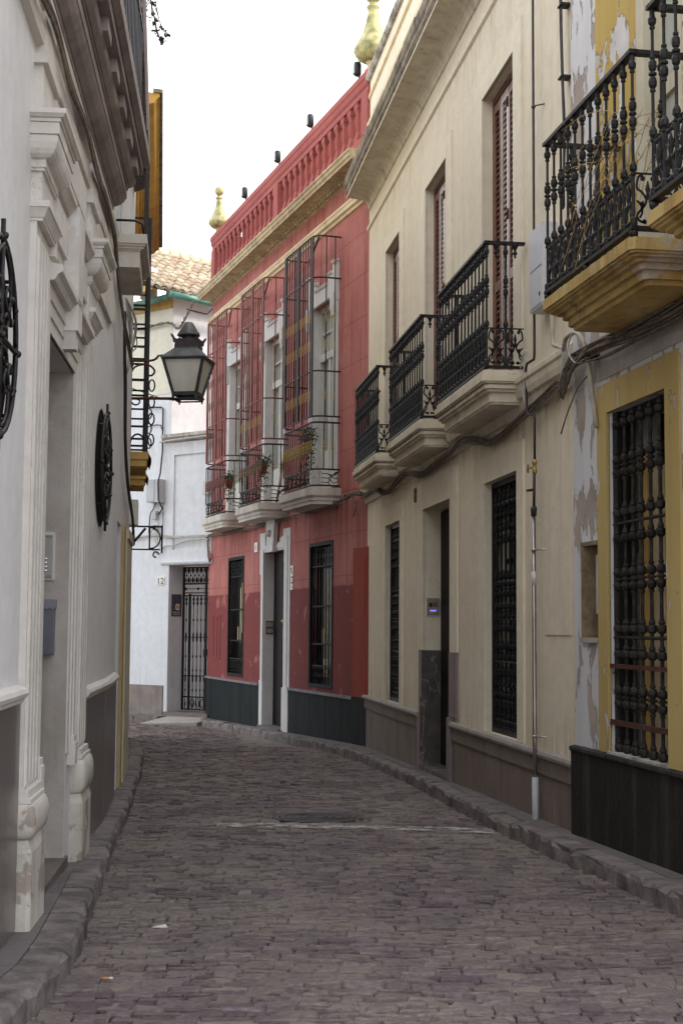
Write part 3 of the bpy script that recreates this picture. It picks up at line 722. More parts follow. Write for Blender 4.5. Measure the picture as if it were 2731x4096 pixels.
# raised bands round the openings
def band(mb, a, b, z0, z1, w, wt, n=.022, bottom=None):
    mb.box(a-w, a, -.01, n, z0, z1+wt); mb.box(b, b+w, -.01, n, z0, z1+wt); mb.box(a, b, -.01, n, z1, z1+wt)
def upper_window(a, b, lean):
    mb = MB(); band(mb, a, b, 2.27, 5.28, .29, .22)
    win = t.part('window', mb, 'cream_trim')
    q = .09
    fr = MB(); f = .035
    fr.box(a, a+f, -q-.06, -q, 2.27, 5.28); fr.box(b-f, b, -q-.06, -q, 2.27, 5.28); fr.box(a+f, b-f, -q-.06, -q, 5.22, 5.28)
    t.part('window_frame', fr, 'shutter', win)
    wl = (b-a-2*f)/4
    for i in range(4):
        s0, s1 = a+f+wl*i+.004, a+f+wl*(i+1)-.004
        z0, z1 = 2.33, 5.20; e = .055
        m = MB(); n0, n1 = -q-.045, -q-.004
        m.box(s0, s0+e, n0, n1, z0, z1); m.box(s1-e, s1, n0, n1, z0, z1)
        for zz in (z0, 3.30, z1-.09): m.box(s0+e, s1-e, n0, n1, zz, zz+(.09 if zz != 3.30 else .10))
        lf = t.part('shutter', m, 'shutter', win) if i % 2 else t.part('shutter', m, 'shutter_glint', win)
        for za, zb_ in ((z0+.12, 3.27), (3.425, z1-.13)):
          lo = MB(); zz = za
          while zz < zb_:
            lo.add([(s0+e, n1-.008, zz), (s1-e, n1-.008, zz), (s1-e, n0+.004, zz+.045), (s0+e, n0+.004, zz+.045), (s0+e, n1-.008, zz+.008), (s1-e, n1-.008, zz+.008), (s1-e, n0+.004, zz+.053), (s0+e, n0+.004, zz+.053)],
                       [(0, 1, 2, 3), (4, 7, 6, 5), (0, 4, 5, 1), (2, 6, 7, 3)])
            zz += .058
          t.part('louvre', lo, 'shutter_glint' if i % 2 == 0 else 'shutter', win)
        if i in (0, 2):
            hg = MB()
            for zz in (2.7, 3.9, 5.0): hg.tube([(s0+.008, n1+.006, zz), (s0+.008, n1+.006, zz+.1)], .009, 6)
            t.part('hinge', hg, 'rust', win)
    t.part('pane', MB().box(a, b, -q-.11, -q-.08, 2.27, 5.28), 'pane_dark', win)
for i, (a, b) in enumerate(WN): upper_window(a, b, i)

# ground-floor windows with their turned-bar grilles
def turned_bar(z0, z1, beads, r, rb, s, n, k=8):
    pr = [(r*.9, z0)]
    for zb, kind in sorted(beads):
        if kind == 2:
            for o_, q in ((-.105, 0), (-.1, .55), (-.088, .55), (-.083, .35), (-.068, .8), (-.045, 1.), (-.027, .9), (-.02, .5), (-.009, .5), (-.006, .9), (.006, .9), (.009, .5), (.02, .5), (.027, .9), (.045, 1.), (.068, .8), (.083, .35), (.088, .55), (.1, .55), (.105, 0)): pr.append((max(r, rb*q), zb+o_))
        else:
            for o_, q in ((-.052, 0), (-.048, .6), (-.036, .95), (-.012, 1.), (.004, .85), (.010, .5), (.018, .7), (.030, .6), (.046, .42), (.052, 0)): pr.append((max(r, rb*q), zb+o_))
    pr.append((r*.9, z1))
    return MB().lathe(pr, s, n, k, 0., False)
def ground_window(a, b, zt):
    z0 = -.975
    mb = MB(); band(mb, a, b, z0, zt, .22 if b < 4 else .20, .25)
    win = t.part('window', mb, 'cream_trim')
    fr = MB(); f = .05
    fr.box(a+.002, a+f, -.11, -.055, z0, zt); fr.box(b-f, b-.002, -.11, -.055, z0, zt); fr.box(a+f, b-f, -.11, -.055, z0, z0+f); fr.box(a+f, b-f, -.11, -.055, zt-f, zt)
    for zz in (1.20, .45, .10, -.30, -.52, -.85):
        fr.box(a+f, b-f, -.09, -.07, zz-.009, zz+.009)
    t.part('grille_frame', fr, 'iron_grille', win)
    n = 7; w = (b-a-2*f)/n
    beads = [(1.26, 1), (1.13, 2), (.98, 1), (.86, 1), (.52, 1), (.38, 2), (.17, 2), (.03, 1), (-.14, 1), (-.24, 1), (-.37, 1), (-.46, 2), (-.60, 1), (-.66, 1), (-.76, 2), (-.91, 1)]
    o = t.part('grille_bar', turned_bar(z0+f, zt-f, beads, .0115, .030, a+f+w/2, -.08, 9), 'iron_grille', win)
    for i in range(1, n): t.again(o, w*i)
    sc = MB()
    for zz in (zt-.17, z0+.10):
        for i in range(n+1):
            s = a+f+w*i
            sc.tube([(s+.028*math.cos(j*PI/5), -.08, zz+.06*math.sin(j*PI/5)) for j in range(10)], .007, 5, True)
    t.part('grille_scroll', sc, 'iron_grille', win)
    gl = MB().box(a, b, -.27, -.24, z0, zt); t.part('pane', gl, 'pane_dark', win)
    c = MB()
    for k, (u0, u1) in enumerate(((.50, .58), (.62, .69), (.73, .79), (.83, .87))):
        c.box(a+(b-a)*u0, a+(b-a)*u1, -.238, -.23, z0+.16+.1*(k == 0), zt-.22-.0*k)
    t.part('blind', c, 'curtain', win)
    si = MB()
    for u in (.42, .60, .78): si.box(a+(b-a)*u-.012, a+(b-a)*u+.012, -.239, -.21, z0, zt)
    for zz in (-.2, .66): si.box(a, b, -.239, -.208, zz-.025, zz+.025)
    t.part('sash', si, 'void', win)
for a, b in G: ground_window(a, b, 1.41)

# doorway
mb = MB(); a, b = DR
mb.box(a-.36, a, -.01, .022, -.245, 1.415+.34); mb.box(b, b+.28, -.01, .022, -.245, 1.415+.34); mb.box(a, b, -.01, .022, 1.415, 1.415+.34)
dr = t.part('doorway', mb, 'cream_trim')
t.part('stone_jamb', MB().box(a-.34, a, -.01, .03, -.93, -.248), 'pink_stone', dr); t.part('stone_jamb', MB().box(b, b+.17, -.01, .03, -1.02, -.248), 'pink_stone', dr)
t.part('jamb_block', MB().box(a-.14, a+.0, -.01, .055, -1.9, -.94), 'pink_stone', dr); t.part('jamb_block', MB().box(b, b+.17, -.01, .05, -1.9, -1.03), 'pink_stone', dr)
t.part('marble_lining', MB().box(b-.012, b+.004, -.20, .028, -.80, -.25).box(b-.022, b+.004, -.20, .046, -1.75, -.80), 'marble_jamb', dr); t.part('marble_lining', MB().box(a-.004, a+.012, -.20, .028, -1.75, -.25), 'marble_jamb', dr)
mb = MB().box(a+.02, b-.02, -.30, -.20, -1.66, 1.39)
for i in range(3):
    mb.box(a+.12, (a+b)/2-.05, -.20, -.185, -1.45+i*.95, -.65+i*.95); mb.box((a+b)/2+.05, b-.12, -.20, -.185, -1.45+i*.95, -.65+i*.95)
lf = t.part('door_leaf', mb, 'door_dark', dr)
mb = MB().tube([(a+.25, -.20, -.50), (a+.25, -.13, -.50), (a+.38, -.125, -.50)], .013, 7)
t.part('door_handle', mb, 'brass', lf)
mb = MB().box(a-.02, b+.02, -.4, .10, -1.92, zp(15.7)-.01).box(a, b, -.4, .06, zp(15.7)-.01, zp(15.7)+.04)
t.part('doorstep', mb, 'marble_jamb', dr)

# plinth
def plinth(s0, s1):
    mb = MB().box(s0, s1, -.01, .022, -2.4, -1.17)
    p = t.part('plinth', mb, 'cream_dado')
    t.part('plinth_band', MB().box(s0, s1, -.005, .038, -1.168, -1.045), 'cream_dado', p)
    pr = [(0, -1.043), (.045, -1.043), (.062, -1.03), (.066, -1.01), (.058, -.985), (.04, -.978), (0, -.978)]
    mc = MB(); s = s0
    while s < s1:
        e = min(s+1.25, s1); mc.prof([(n, z) for n, z in pr], s+.002, e-.002); s = e
    t.part('plinth_cap', mc, 'plinth_cap', p)
    mj = MB(); s = s0+.6
    while s < s1-.2: mj.box(s, s+.006, .02, .0235, -2.2, -1.172); s += .62
    t.part('plinth_joint', mj, 'cornice_dirty', p)
plinth(0.0, a-.145); plinth(b+.175, 10.60)

# floor moulding, string course, cornice and parapet
pr = [(0, 1.86), (.035, 1.87), (.05, 1.93), (.055, 1.985), (.085, 2.0), (.10, 2.05), (.105, 2.10), (.12, 2.12), (.12, 2.16), (.04, 2.2), (0, 2.25)]
t.part('floor_moulding', MB().prof(pr, .02, 10.58), 'cream_slab')
t.part('string_course', MB().prof([(0, 6.055), (.028, 6.075), (.03, 6.10), (.03, 6.115), (0, 6.125)], 0, 10.62), 'cream')
mb = MB().prof([(0, 6.36), (.02, 6.37), (.03, 6.42), (.05, 6.46), (.09, 6.50), (.14, 6.52), (.33, 6.545), (.345, 6.53), (.36, 6.53), (.36, 6.56), (.0, 6.60)], 0, 10.50)
co = t.part('cornice', mb, 'cream_slab')
mb = MB(); s = 0
pr = [(0, 6.605), (.36, 6.563), (.385, 6.60), (.38, 6.66), (.40, 6.69), (.41, 6.78), (.40, 6.82), (.30, 6.87), (0, 6.95)]
while s < 10.5:
    e = min(10.5, s+rnd(.5, .8)); d = rnd(-.006, .006); mb.prof([(n+(d if n > .1 else 0), z+(d*.5 if n > .1 else 0)) for n, z in pr], s+.002, e-.002); s = e
t.part('cornice_lip', mb, 'cornice_dirty', co)
mb = MB().box(0, 10.62, -.3, 0, 6.96, 8.40)
pa = t.part('parapet', mb, 'cream_trim')
t.part('parapet_moulding', MB().prof([(0, 7.62), (.05, 7.65), (.05, 7.72), (.0, 7.74)], 0, 10.60).prof([(0, 8.1), (.03, 8.12), (.03, 8.17), (0, 8.18)], 0, 10.6), 'ochre_mould', pa)
t.part('parapet_coping', MB().prof([(-.36, 8.40), (.04, 8.40), (.07, 8.44), (.07, 8.48), (-.36, 8.5)], 0, 10.64), 'coping', pa)

# balconies
def cream_balcony(s0, s1):
    mb = MB()
    for e, z0, z1 in ((-.05, 1.955, 1.975), (-.035, 1.975, 2.06), (-.005, 2.06, 2.085), (.02, 2.085, 2.115), (.0, 2.115, 2.13), (.035, 2.13, 2.145), (.05, 2.145, 2.20), (.03, 2.20, 2.215), (.03, 2.215, 2.245)):
        c = .03
        o = [(s0-.06-e+.06, 0), (s0-.06-e+.06, .36+e-c), (s0-e+c, .36+e), (s1+e-c, .36+e), (s1+e, .36+e-c), (s1+e, 0)]
        mb.plan(o, z0, z1)
    bal = t.part('balcony', mb, 'cream_slab')
    iron_balcony(t, bal, s0, s1, .36, 2.285, 3.36, 14, 2, 'iron')
for s0, s1 in ((1.45, 3.46), (4.40, 6.42), (7.40, 9.30)): cream_balcony(s0, s1)
# patched render: a square repair and a scored seam
t.part('render_patch', MB().box(.18, .90, -.004, .008, -.04, .68), 'cream')

# things on the cream house
t = Thing('gas_pipe', 'thin dark gas pipe with a steel sleeve standing against the cream house', 'pipe', C, (.96, .08, -1.52))
n = .075
t.part('pipe', MB().tube(smooth_path([(.95, n, 8.0), (.95, n, 6.), (.945, n, 4.2), (.94, n, 2.30)], 4)+[(.955, n, 2.255), (1.10, n+.02, 2.245), (1.14, n+.02, 2.21), (1.115, n+.02, 1.86), (1.09, n+.02, 1.81), (.97, n, 1.79), (.945, n, 1.75), (.945, n, 1.36)], .0115, 8), 'pipe_dark')
t.part('pipe', MB().tube([(.955, n, 1.36), (.975, n, .98)], .0125, 8), 'pipe_dark')
v = t.part('valve', MB().lathe([(.013, 1.29), (.021, 1.30), (.021, 1.33), (.015, 1.34), (.015, 1.37), (.021, 1.375), (.021, 1.40), (.013, 1.41)], .945, n, 8).tube([(.975, n+.01, 1.35), (1.04, n+.03, 1.345), (1.05, n+.03, 1.38), (1.045, n+.03, 1.31)], .009, 6), 'brass')
t.part('stub', MB().tube([(.96, n, 1.16), (1.10, n+.02, 1.165)], .012, 7), 'rust')
t.part('rubber_collar', MB().lathe([(.018, .94), (.024, .945), (.027, 1.0), (.024, 1.02), (.014, 1.02)], .98, n, 12), 'black')
sl = t.part('sleeve', MB().tube([(.985, n, .95), (.975, n, -.9), (.965, n, -1.24)], .0185, 12), 'steel')
t.part('sleeve_patch', MB().tube([(.983, n, .48), (.982, n, .37)], .0195, 12), 'paper', sl)
t.part('foot_tube', MB().tube([(.965, n, -1.20), (.962, n, -1.72)], .028, 12), 'box_grey')
for zz in (.66, -.87):
    t.part('clamp', MB().lathe([(.02, zz-.01), (.025, zz-.01), (.025, zz+.01), (.02, zz+.01)], .98, n, 12).tube([(.95, n, zz), (.87, .0, zz)], .008, 6), 'alu')
for zz in (4.42, 3.0):
    t.part('clamp', MB().lathe([(.013, zz-.01), (.018, zz-.01), (.018, zz+.01), (.013, zz+.01)], .943, n, 10).tube([(.92, n, zz), (.86, 0., zz)], .006, 6), 'pipe_dark')

# video intercom on the door reveal (faces the camera across the reveal)
b_ = DR[1]; t = Thing('video_intercom', 'square bronze video intercom with a blue nameplate in the cream doorway', 'intercom', C, (b_, -.10, .26))
s = b_
t.part('panel', MB().box(s-.022, s, -.185, -.035, .165, .365), 'alu_brown')
t.part('lens', MB().add([(s-.026, -.078+.024*math.cos(i*PI/10), .285+.028*math.sin(i*PI/10)) for i in range(20)]+[(s-.021, -.078+.024*math.cos(i*PI/10), .285+.028*math.sin(i*PI/10)) for i in range(20)], [tuple(range(20))]+[(i, (i+1) % 20, 20+(i+1) % 20, 20+i) for i in range(20)]), 'black')
mb = MB()
for k in range(4): mb.box(s-.024, s-.021, -.155, -.112, .262+k*.015, .269+k*.015)
t.part('speaker_slot', mb, 'black'); t.part('nameplate', MB().box(s-.0245, s-.021, -.145, -.072, .208, .225), 'blue_led'); t.part('button', MB().box(s-.026, s-.021, -.166, -.156, .209, .220), 'button')

t = Thing('house_number', 'small dark number 8 on the cream wall beside the doorway', 'house number', C, (6.64, 0, 1.56))
mb = MB()
for zz, rr in ((1.685, .036), (1.60, .043)): mb.tube([(6.64+rr*.85*math.cos(i*PI/8), .012, zz+rr*math.sin(i*PI/8)) for i in range(16)], .011, 6, True)
t.part('numeral', mb, 'cable_grey')

t = Thing('meter_box', 'pale upright utility box on the cream house beside the yellow balcony', 'utility box', C, (.62, 0, 2.66))
t.part('case', MB().box(.50, .88, .0, .13, 2.62, 3.30), 'box_white')
t.part('door', MB().box(.52, .86, .13, .137, 2.64, 2.935).box(.52, .86, .13, .137, 2.955, 3.28), 'box_white')
t.part('latch', MB().box(.54, .555, .137, .145, 2.70, 2.73), 'black')

mb = MB(); bundle(mb, [(.25, .07, 1.93), (.8, .07, 1.88), (1.22, .07, 1.83), (1.9, .05, 1.79), (2.6, .05, 1.77), (3.1, .07, 1.86), (3.75, .07, 1.93), (4.4, .07, 1.87), (5.2, .06, 1.84), (5.97, .06, 1.82), (6.7, .07, 1.93), (7.3, .07, 1.93), (8.1, .06, 1.86), (8.66, .06, 1.86), (9.3, .07, 1.97), (10.08, .07, 1.98), (10.55, .08, 1.99)], 15, .045, .0062, .010, 5, .7)
single('cable_bundle', 'bundle of dusty cables looping under the three balconies of the cream house', 'cables', mb, 'cable_grey', C, (5, 0, 1.9), 'overhead cables on the house fronts')
mb = MB(); bundle(mb, [(.17, .06, 5.6), (.15, .06, 5.0), (.13, .06, 4.5), (.10, .06, 3.9), (.12, .06, 3.3)], 7, .016, .0075, .0, 8)
for zz in (4.95, 4.36, 3.9): mb.box(.09, .19, .0, .085, zz-.007, zz+.007)
single('cable_bundle', 'vertical bundle of black cables clipped between the cream and the yellow house', 'cables', mb, 'cable_dark', C, (.14, 0, 4), 'overhead cables on the house fronts')
mb = MB().tube(smooth_path([(1.30, .10, 2.24), (1.22, .10, 2.33), (1.16, .08, 2.36), (1.19, .10, 2.2), (1.22, .10, 2.0), (1.10, .08, 1.88), (.9, .07, 1.86)], 6), .007, 6).tube(smooth_path([(1.16, .09, 2.36), (1.2, .1, 2.15), (1.14, .1, 1.95)], 5), .005, 5)
single('loose_wire', 'loose pale wire hanging from the nearest black balcony of the cream house', 'cables', mb, 'cable_pale', C, (1.2, .1, 2.0))
M['grille_green'] = plain('greenish_grille_frame', (.010, .015, .0135), .7, 0., .12, .3, 12.)
M['shutter_tan'] = plain('tan_inner_shutter', (.46, .36, .22), .7, 0., .2, .2, 6.)
# ------------------------------------------------------------------ yellow house, nearest on the right
t = Thing('yellow_house', 'peeling yellow and white house with a black plinth, nearest on the right', 'house', Y, (-1.5, 0, zp(9)))
S0 = -6.3
wa, wb, wz0, wz1 = -1.83, -.765, -.855, 1.545
da, db = -2.46, -1.39                     # balcony door
ops = [(wa, wb, wz0, wz1, .40), (-.545, -.195, -.06, .65, .16), (da, db, 2.25, 5.3, .22), (-5.6, -4.5, 2.25, 5.3, .22), (-5.2, -4.1, wz0, wz1, .35)]
mb = MB().sheet(S0, -.0, -2.4, 7.2, 0, ops, .3).shell(S0, 0.0, -2.4, 7.2, 0, -7)
t.part('wall', mb, 'white_peel')
t.part('upper_render', MB().box(-2.9, -.58, -.01, .008, 1.80, 2.12).box(-4.0, -2.9, -.01, .008, 1.0, 2.1), 'grey_plaster')
# black plinth with its ledge
mb = MB(); s = S0
while s < 0:
    e = min(s+rnd(.8, 1.3), 0); d = rnd(-.003, .003); mb.box(s+.001, e-.001, -.01, .032+d, -2.4, -.905); s = e
pl = t.part('plinth', mb, 'black_dado')
mb = MB(); s = S0
while s < .0:
    e = min(s+rnd(.25, .5), .012); d = rnd(-.006, .006)
    mb.prof([(0, -.903), (.040+d*.6, -.903), (.052+d, -.888), (.047+d, -.868), (0, -.857+d*.5)], s+.001, e-.001); s = e
t.part('plinth_ledge', mb, 'black_dado', pl)
# window with yellow surround
mb = MB().box(-2.06, wa, -.01, .018, wz0, wz1+.215).box(wb, -.575, -.01, .018, wz0, wz1+.215).box(wa, wb, -.01, .018, wz1, wz1+.215)
win = t.part('window', mb, 'yellow')
fr = MB().box(wb-.10, wb-.003, -.16, -.03, wz0+.005, wz1-.004).box(wa+.003, wa+.05, -.16, -.06, wz0+.005, wz1-.004).box(wa+.05, wb-.10, -.16, -.06, wz1-.06, wz1-.004)
t.part('window_frame', fr, 'iron_grille', win)
beads = [(1.47, 1), (1.15, 2), (.84, 1), (.66, 1), (.355, 2), (.03, 1), (-.145, 1), (-.46, 2), (-.79, 1)]
ss = [-.84, -.99, -1.14, -1.29, -1.455, -1.62]
o = t.part('grille_bar', turned_bar(wz0+.01, wz1-.02, beads, .0125, .034, ss[0], -.035, 12), 'iron_dusty', win)
for s in ss[1:]: t.again(o, s-ss[0])
t.part('grille_rail', MB().tube([(wa, -.035, .745), (wb, -.035, .745)], .012, 7), 'iron_dusty', win)
t.part('grille_rail', MB().tube([(wa, -.035, -.05), (wb, -.035, -.05)], .012, 7), 'iron_dusty', win)
t.part('flat_rail', MB().box(wa, wb-.01, -.008, .006, -.262, -.232), 'rust', win)
t.part('flat_rail', MB().box(wa, wb-.01, -.008, .006, -.655, -.618), 'rust', win)
t.part('sill', MB().box(wa, wb, -.39, .03, wz0-.004, wz0+.014), 'coping', win)
ins = MB().box(wa, wb, -.395, -.385, wz0, wz1); t.part('interior', ins, 'void', win)
t.part('inner_shutter', MB().box(wb-.50, wb-.27, -.24, -.21, wz0+.02, wz1-.42), 'shutter_tan', win)
t.part('inner_shutter', MB().box(wb-.265, wb-.11, -.20, -.18, wz0+.02, wz1-.30), 'ochre_slab', win)
# empty meter niche
mb = MB().box(-.56, -.19, -.155, -.149, -.07, .66)
ni = t.part('meter_niche', mb, 'brick_raw')
t.part('niche_frame', MB().box(-.225, -.195, -.15, .012, -.06, .65).box(-.545, -.195, -.15, .012, .62, .65), 'brick_raw', ni)
t.part('niche_sill', MB().box(-.56, -.18, -.15, .02, -.09, -.055), 'grey_plaster', ni)
t.part('meter_cover', MB().box(-.545, -.40, -.13, -.03, .12, .55).box(-.53, -.43, -.03, -.022, .25, .48), 'box_grey', ni)
# balcony door
for (a, b) in ((da, db), (-5.6, -4.5)):
    mb = MB().box(b, b+.10, -.01, .02, 2.25, 5.6).box(b+.10, b+.80, -.01, .012, 2.25, 5.75).box(a-.8, a, -.01, .012, 2.25, 5.75).box(a, b, -.01, .012, 5.3, 5.75)
    d = t.part('balcony_door', mb, 'yellow_peel')
    fr = MB().box(b-.14, b, -.20, .014, 2.25, 5.3).box(a, a+.12, -.20, -.05, 2.25, 5.3).box(a+.12, b-.14, -.20, -.05, 5.15, 5.3)
    t.part('door_frame', fr, 'frame_cream', d)
    lf = MB()
    for s0, s1 in ((a+.12, (a+b)/2-.005), ((a+b)/2+.005, b-.14)):
        lf.box(s0, s0+.07, -.15, -.09, 2.27, 5.14); lf.box(s1-.07, s1, -.15, -.09, 2.27, 5.14)
        for zz in (2.27, 2.75, 3.55, 4.35, 5.03): lf.box(s0+.07, s1-.07, -.148, -.092, zz, zz+.11)
        lf.box(s0+.07, s1-.07, -.135, -.115, 2.38, 2.75)
    t.part('door_leaf', lf, 'frame_cream', d)
    t.part('pane', MB().box(a+.12, b-.14, -.125, -.118, 2.86, 5.03), 'pane_pale', d)
# balcony slabs and railings
def yellow_balcony(s0, s1, nf, z0, z1, nb):
    mb = MB()
    for e, za, zb in ((-.13, 2.02, 2.05), (-.10, 2.05, 2.10), (-.07, 2.10, 2.135), (-.035, 2.135, 2.155), (.0, 2.155, 2.17), (.02, 2.17, 2.185), (.035, 2.185, 2.255)):
        mb.plan([(s0-e, 0), (s0-e, nf+e-.03), (s0-e+.03, nf+e), (s1+e-.03, nf+e), (s1+e, nf+e-.03), (s1+e, 0)], za, zb)
    bal = t.part('balcony', mb, 'yellow_slab')
    iron_balcony(t, bal, s0, s1, nf, z0, z1, nb, 3, 'iron_worn', False)
    for s in (s0, (s0+s1)/2, s1): t.part('foot_ball', MB().ball((s, nf, z0-.045), .028, 8), 'iron_worn', bal)
yellow_balcony(-2.70, -1.10, .55, 2.325, 3.345, 11)
yellow_balcony(-5.9, -3.18, .62, 2.345, 3.40, 17)

# things on the yellow house
g = random.Random(3); mb = MB(); lf = MB()
for i in range(40):
    s0 = g.uniform(-2.75, -2.0); n0 = g.uniform(.35, .62); z0 = g.uniform(2.75, 3.1)
    L = g.uniform(.3, .95); p = [(s0, n0, z0)]
    a = g.uniform(-.5, .6); el = g.uniform(-.9, .5)
    for j in range(5):
        q = p[-1]; p.append((q[0]+L/5*math.cos(a), q[1]+g.uniform(-.02, .03), q[2]+L/5*math.sin(el)-.012*j)); el -= g.uniform(-.1, .25)
    mb.tube(smooth_path(p, 3), .0022, 4)
    for j in range(7):
        q = p[g.randrange(1, 6)]; w = g.uniform(.008, .022); x, y, z = (q[0]+g.uniform(-.03, .03), q[1]+g.uniform(-.02, .02), q[2]+g.uniform(-.03, .03))
        d = Vector((g.uniform(-1, 1), g.uniform(-1, 1), g.uniform(-1, 1)))*w; e = Vector((g.uniform(-1, 1), g.uniform(-1, 1), g.uniform(-1, 1)))*w*.6
        lf.quad((x, y, z), tuple(Vector((x, y, z))+d*.5+e), tuple(Vector((x, y, z))+d), tuple(Vector((x, y, z))+d*.5-e))
t2 = Thing('dry_plant', 'withered straw coloured climber caught in the bars of the rusty yellow-house balcony', 'plant', Y, (-2.3, .5, 2.3))
t2.part('stem', mb, 'straw'); t2.part('leaf', lf, 'straw')
g = random.Random(2)
n = .06
mb = MB().tube(smooth_path([(.30, .07, 2.60), (.27, .07, 2.28), (.22, .07, 2.225), (.15, .07, 2.205), (.02, .07, 2.16), (-.03, .08, 2.16), (-.10, .09, 2.21), (-.22, .10, 2.215), (-.34, .10, 2.21), (-.46, .10, 2.16), (-.54, .09, 2.06), (-.555, .07, 1.93)], 5)+[(-.57, .05, 1.73), (-.60, .04, 1.55), (-.61, .03, 1.46)], .018, 9)
t3 = Thing('conduit', 'pale painted conduit bending down from the yellow balcony to the peeling wall', 'pipe', Y, (-.3, .06, 1.9))
t3.part('tube', mb, 'pvc')
t3.part('bracket', MB().box(-.63, -.49, 0, .10, 1.985, 2.0), 'rust')
mb = MB(); bundle(mb, [(.06, .05, 1.82), (-.05, .06, 1.92), (-.22, .07, 2.0), (-.5, .07, 2.0), (-1.0, .07, 1.98), (-1.55, .07, 1.96), (-2.2, .07, 1.95), (-3.2, .07, 1.98), (-4.5, .07, 1.95)], 20, .065, .0075, .014, 9, .8)
bundle(mb, [(.02, .06, 1.80), (-.12, .07, 1.90), (-.3, .08, 1.97), (-.6, .09, 2.02), (-1.1, .09, 2.02), (-2.2, .09, 2.03)], 7, .03, .009, .01, 4, .9)
single('cable_bundle', 'thick bundle of grey cables under the yellow balcony, running out of the picture', 'cables', mb, 'cable_grey', Y, (-1, 0, 1.9), 'overhead cables on the house fronts')
mb = MB().tube(smooth_path([(-.52, .06, 1.86), (-.40, .10, 1.78), (-.22, .12, 1.62), (-.10, .13, 1.48)], 5), .006, 6)
single('loose_wire', 'loose cut wire end sticking out from the flaking white wall strip', 'cables', mb, 'cable_grey', Y, (-.4, .06, 1.8))
mb = MB()
for p in ([(-.02, .07, 2.14), (.0, .09, 1.95), (.03, .07, 1.84)], [(-.05, .07, 2.15), (-.03, .08, 1.98), (.01, .07, 1.80)], [(-.32, .11, 2.22), (-.27, .13, 2.1), (-.38, .12, 1.98), (-.5, .09, 1.96)]): mb.tube(smooth_path(p, 5), .0065, 6)
single('loose_wire', 'short grey wires dropping in front of the corner end of the cream floor moulding', 'cables', mb, 'cable_pale', Y, (-.02, .07, 2.0))

# ------------------------------------------------------------------ red house
t = Thing('red_house', 'red house with caged balconies, dark slate plinth and red roof balustrade', 'house', R, (5, 0, zp(25)))
gl = [(1.60, 2.84), (7.06, 8.28)]
dr = (4.29, 5.57)
cen = [2.17, 5.06, 7.75]
uw = [(c-.55, c+.55) for c in cen]
ops = [(a, b, -.975, 1.42, .25) for a, b in gl]+[(dr[0], dr[1], -1.80, 1.40, .28)]+[(a, b, 2.27, 5.40, .22) for a, b in uw]
mb = MB().sheet(-.02, 10.0, -2.6, 7.35, 0, ops, .25).plan([(-.02, -.001), (10.0, -.001), (10.0, -.9), (3.2, -7), (-.02, -7)], 7.20, 7.35).quad((10, 0, -2.6), (10, -.9, -2.6), (10, -.9, 7.2), (10, 0, 7.2)).quad((10, -.9, -2.6), (3.2, -7, -2.6), (3.2, -7, 7.2), (10, -.9, 7.2)).quad((-.02, 0, -2.6), (-.02, -7, -2.6), (-.02, -7, 7.2), (-.02, 0, 7.2)).quad((-.02, -7, -2.6), (3.2, -7, -2.6), (3.2, -7, 7.2), (-.02, -7, 7.2))
t.part('wall', mb, 'red')
for i in range(3):
    a, b = uw[i]
    mb = MB().box(a-.20, a, -.01, .03, 2.27, 5.45).box(b, b+.20, -.01, .03, 2.27, 5.45)
    pts = [(a-.22, 5.3), (a-.22, 5.95), (a-.02, 5.95), (a-.02, 5.80), (a+.22, 5.80), (a+.22, 5.66), (b-.22, 5.66), (b-.22, 5.80), (b+.02, 5.80), (b+.02, 5.95), (b+.22, 5.95), (b+.22, 5.3), (b, 5.3), (b, 5.40), (a, 5.40), (a, 5.3)]
    mb.face_outline(pts, -.01, .05)
    win = t.part('window', mb, 'white_trim')
    mb = MB()
    for q0, q1, zz in ((a-.22, a+.0, 5.93), (a-.02, a+.26, 5.78), (a+.22, b-.22, 5.64), (b-.26, b+.02, 5.78), (b, b+.22, 5.93)): mb.prof([(.0, zz-.03), (.07, zz), (.085, zz+.04), (0, zz+.05)], q0, q1)
    for s in (a-.19, b+.03): mb.box(s, s+.16, .03, .10, 5.20, 5.42); mb.frustum((s+.08, .055), .12, .05, 5.05, .16, .10, 5.20)
    t.part('window_hood', mb, 'white_trim', win)
    fr = MB().box(a, a+.07, -.18, -.10, 2.27, 5.40).box(b-.07, b, -.18, -.10, 2.27, 5.40).box(a+.07, b-.07, -.18, -.10, 5.32, 5.40).box(a+.07, b-.07, -.185, -.085, 4.48, 4.60).box((a+b)/2-.05, (a+b)/2+.05, -.178, -.10, 2.27, 4.48)
    fr.box(a+.07, b-.07, -.176, -.105, 2.27, 2.95).box((a+b)/2-.02, (a+b)/2+.02, -.17, -.12, 4.60, 5.32).box(a+.07, b-.07, -.168, -.122, 4.94, 4.97)
    t.part('reveal', MB().box(a-.001, a+.008, -.20, .012, 2.27, 5.40), 'white_trim', win); t.part('reveal', MB().box(b-.008, b+.001, -.20, .012, 2.27, 5.40), 'white_trim', win)
    t.part('window_frame', fr, 'white_wood', win)
    t.part('pane', MB().box(a+.05, b-.05, -.20, -.165, 2.9, 5.34), 'pane_pale', win)
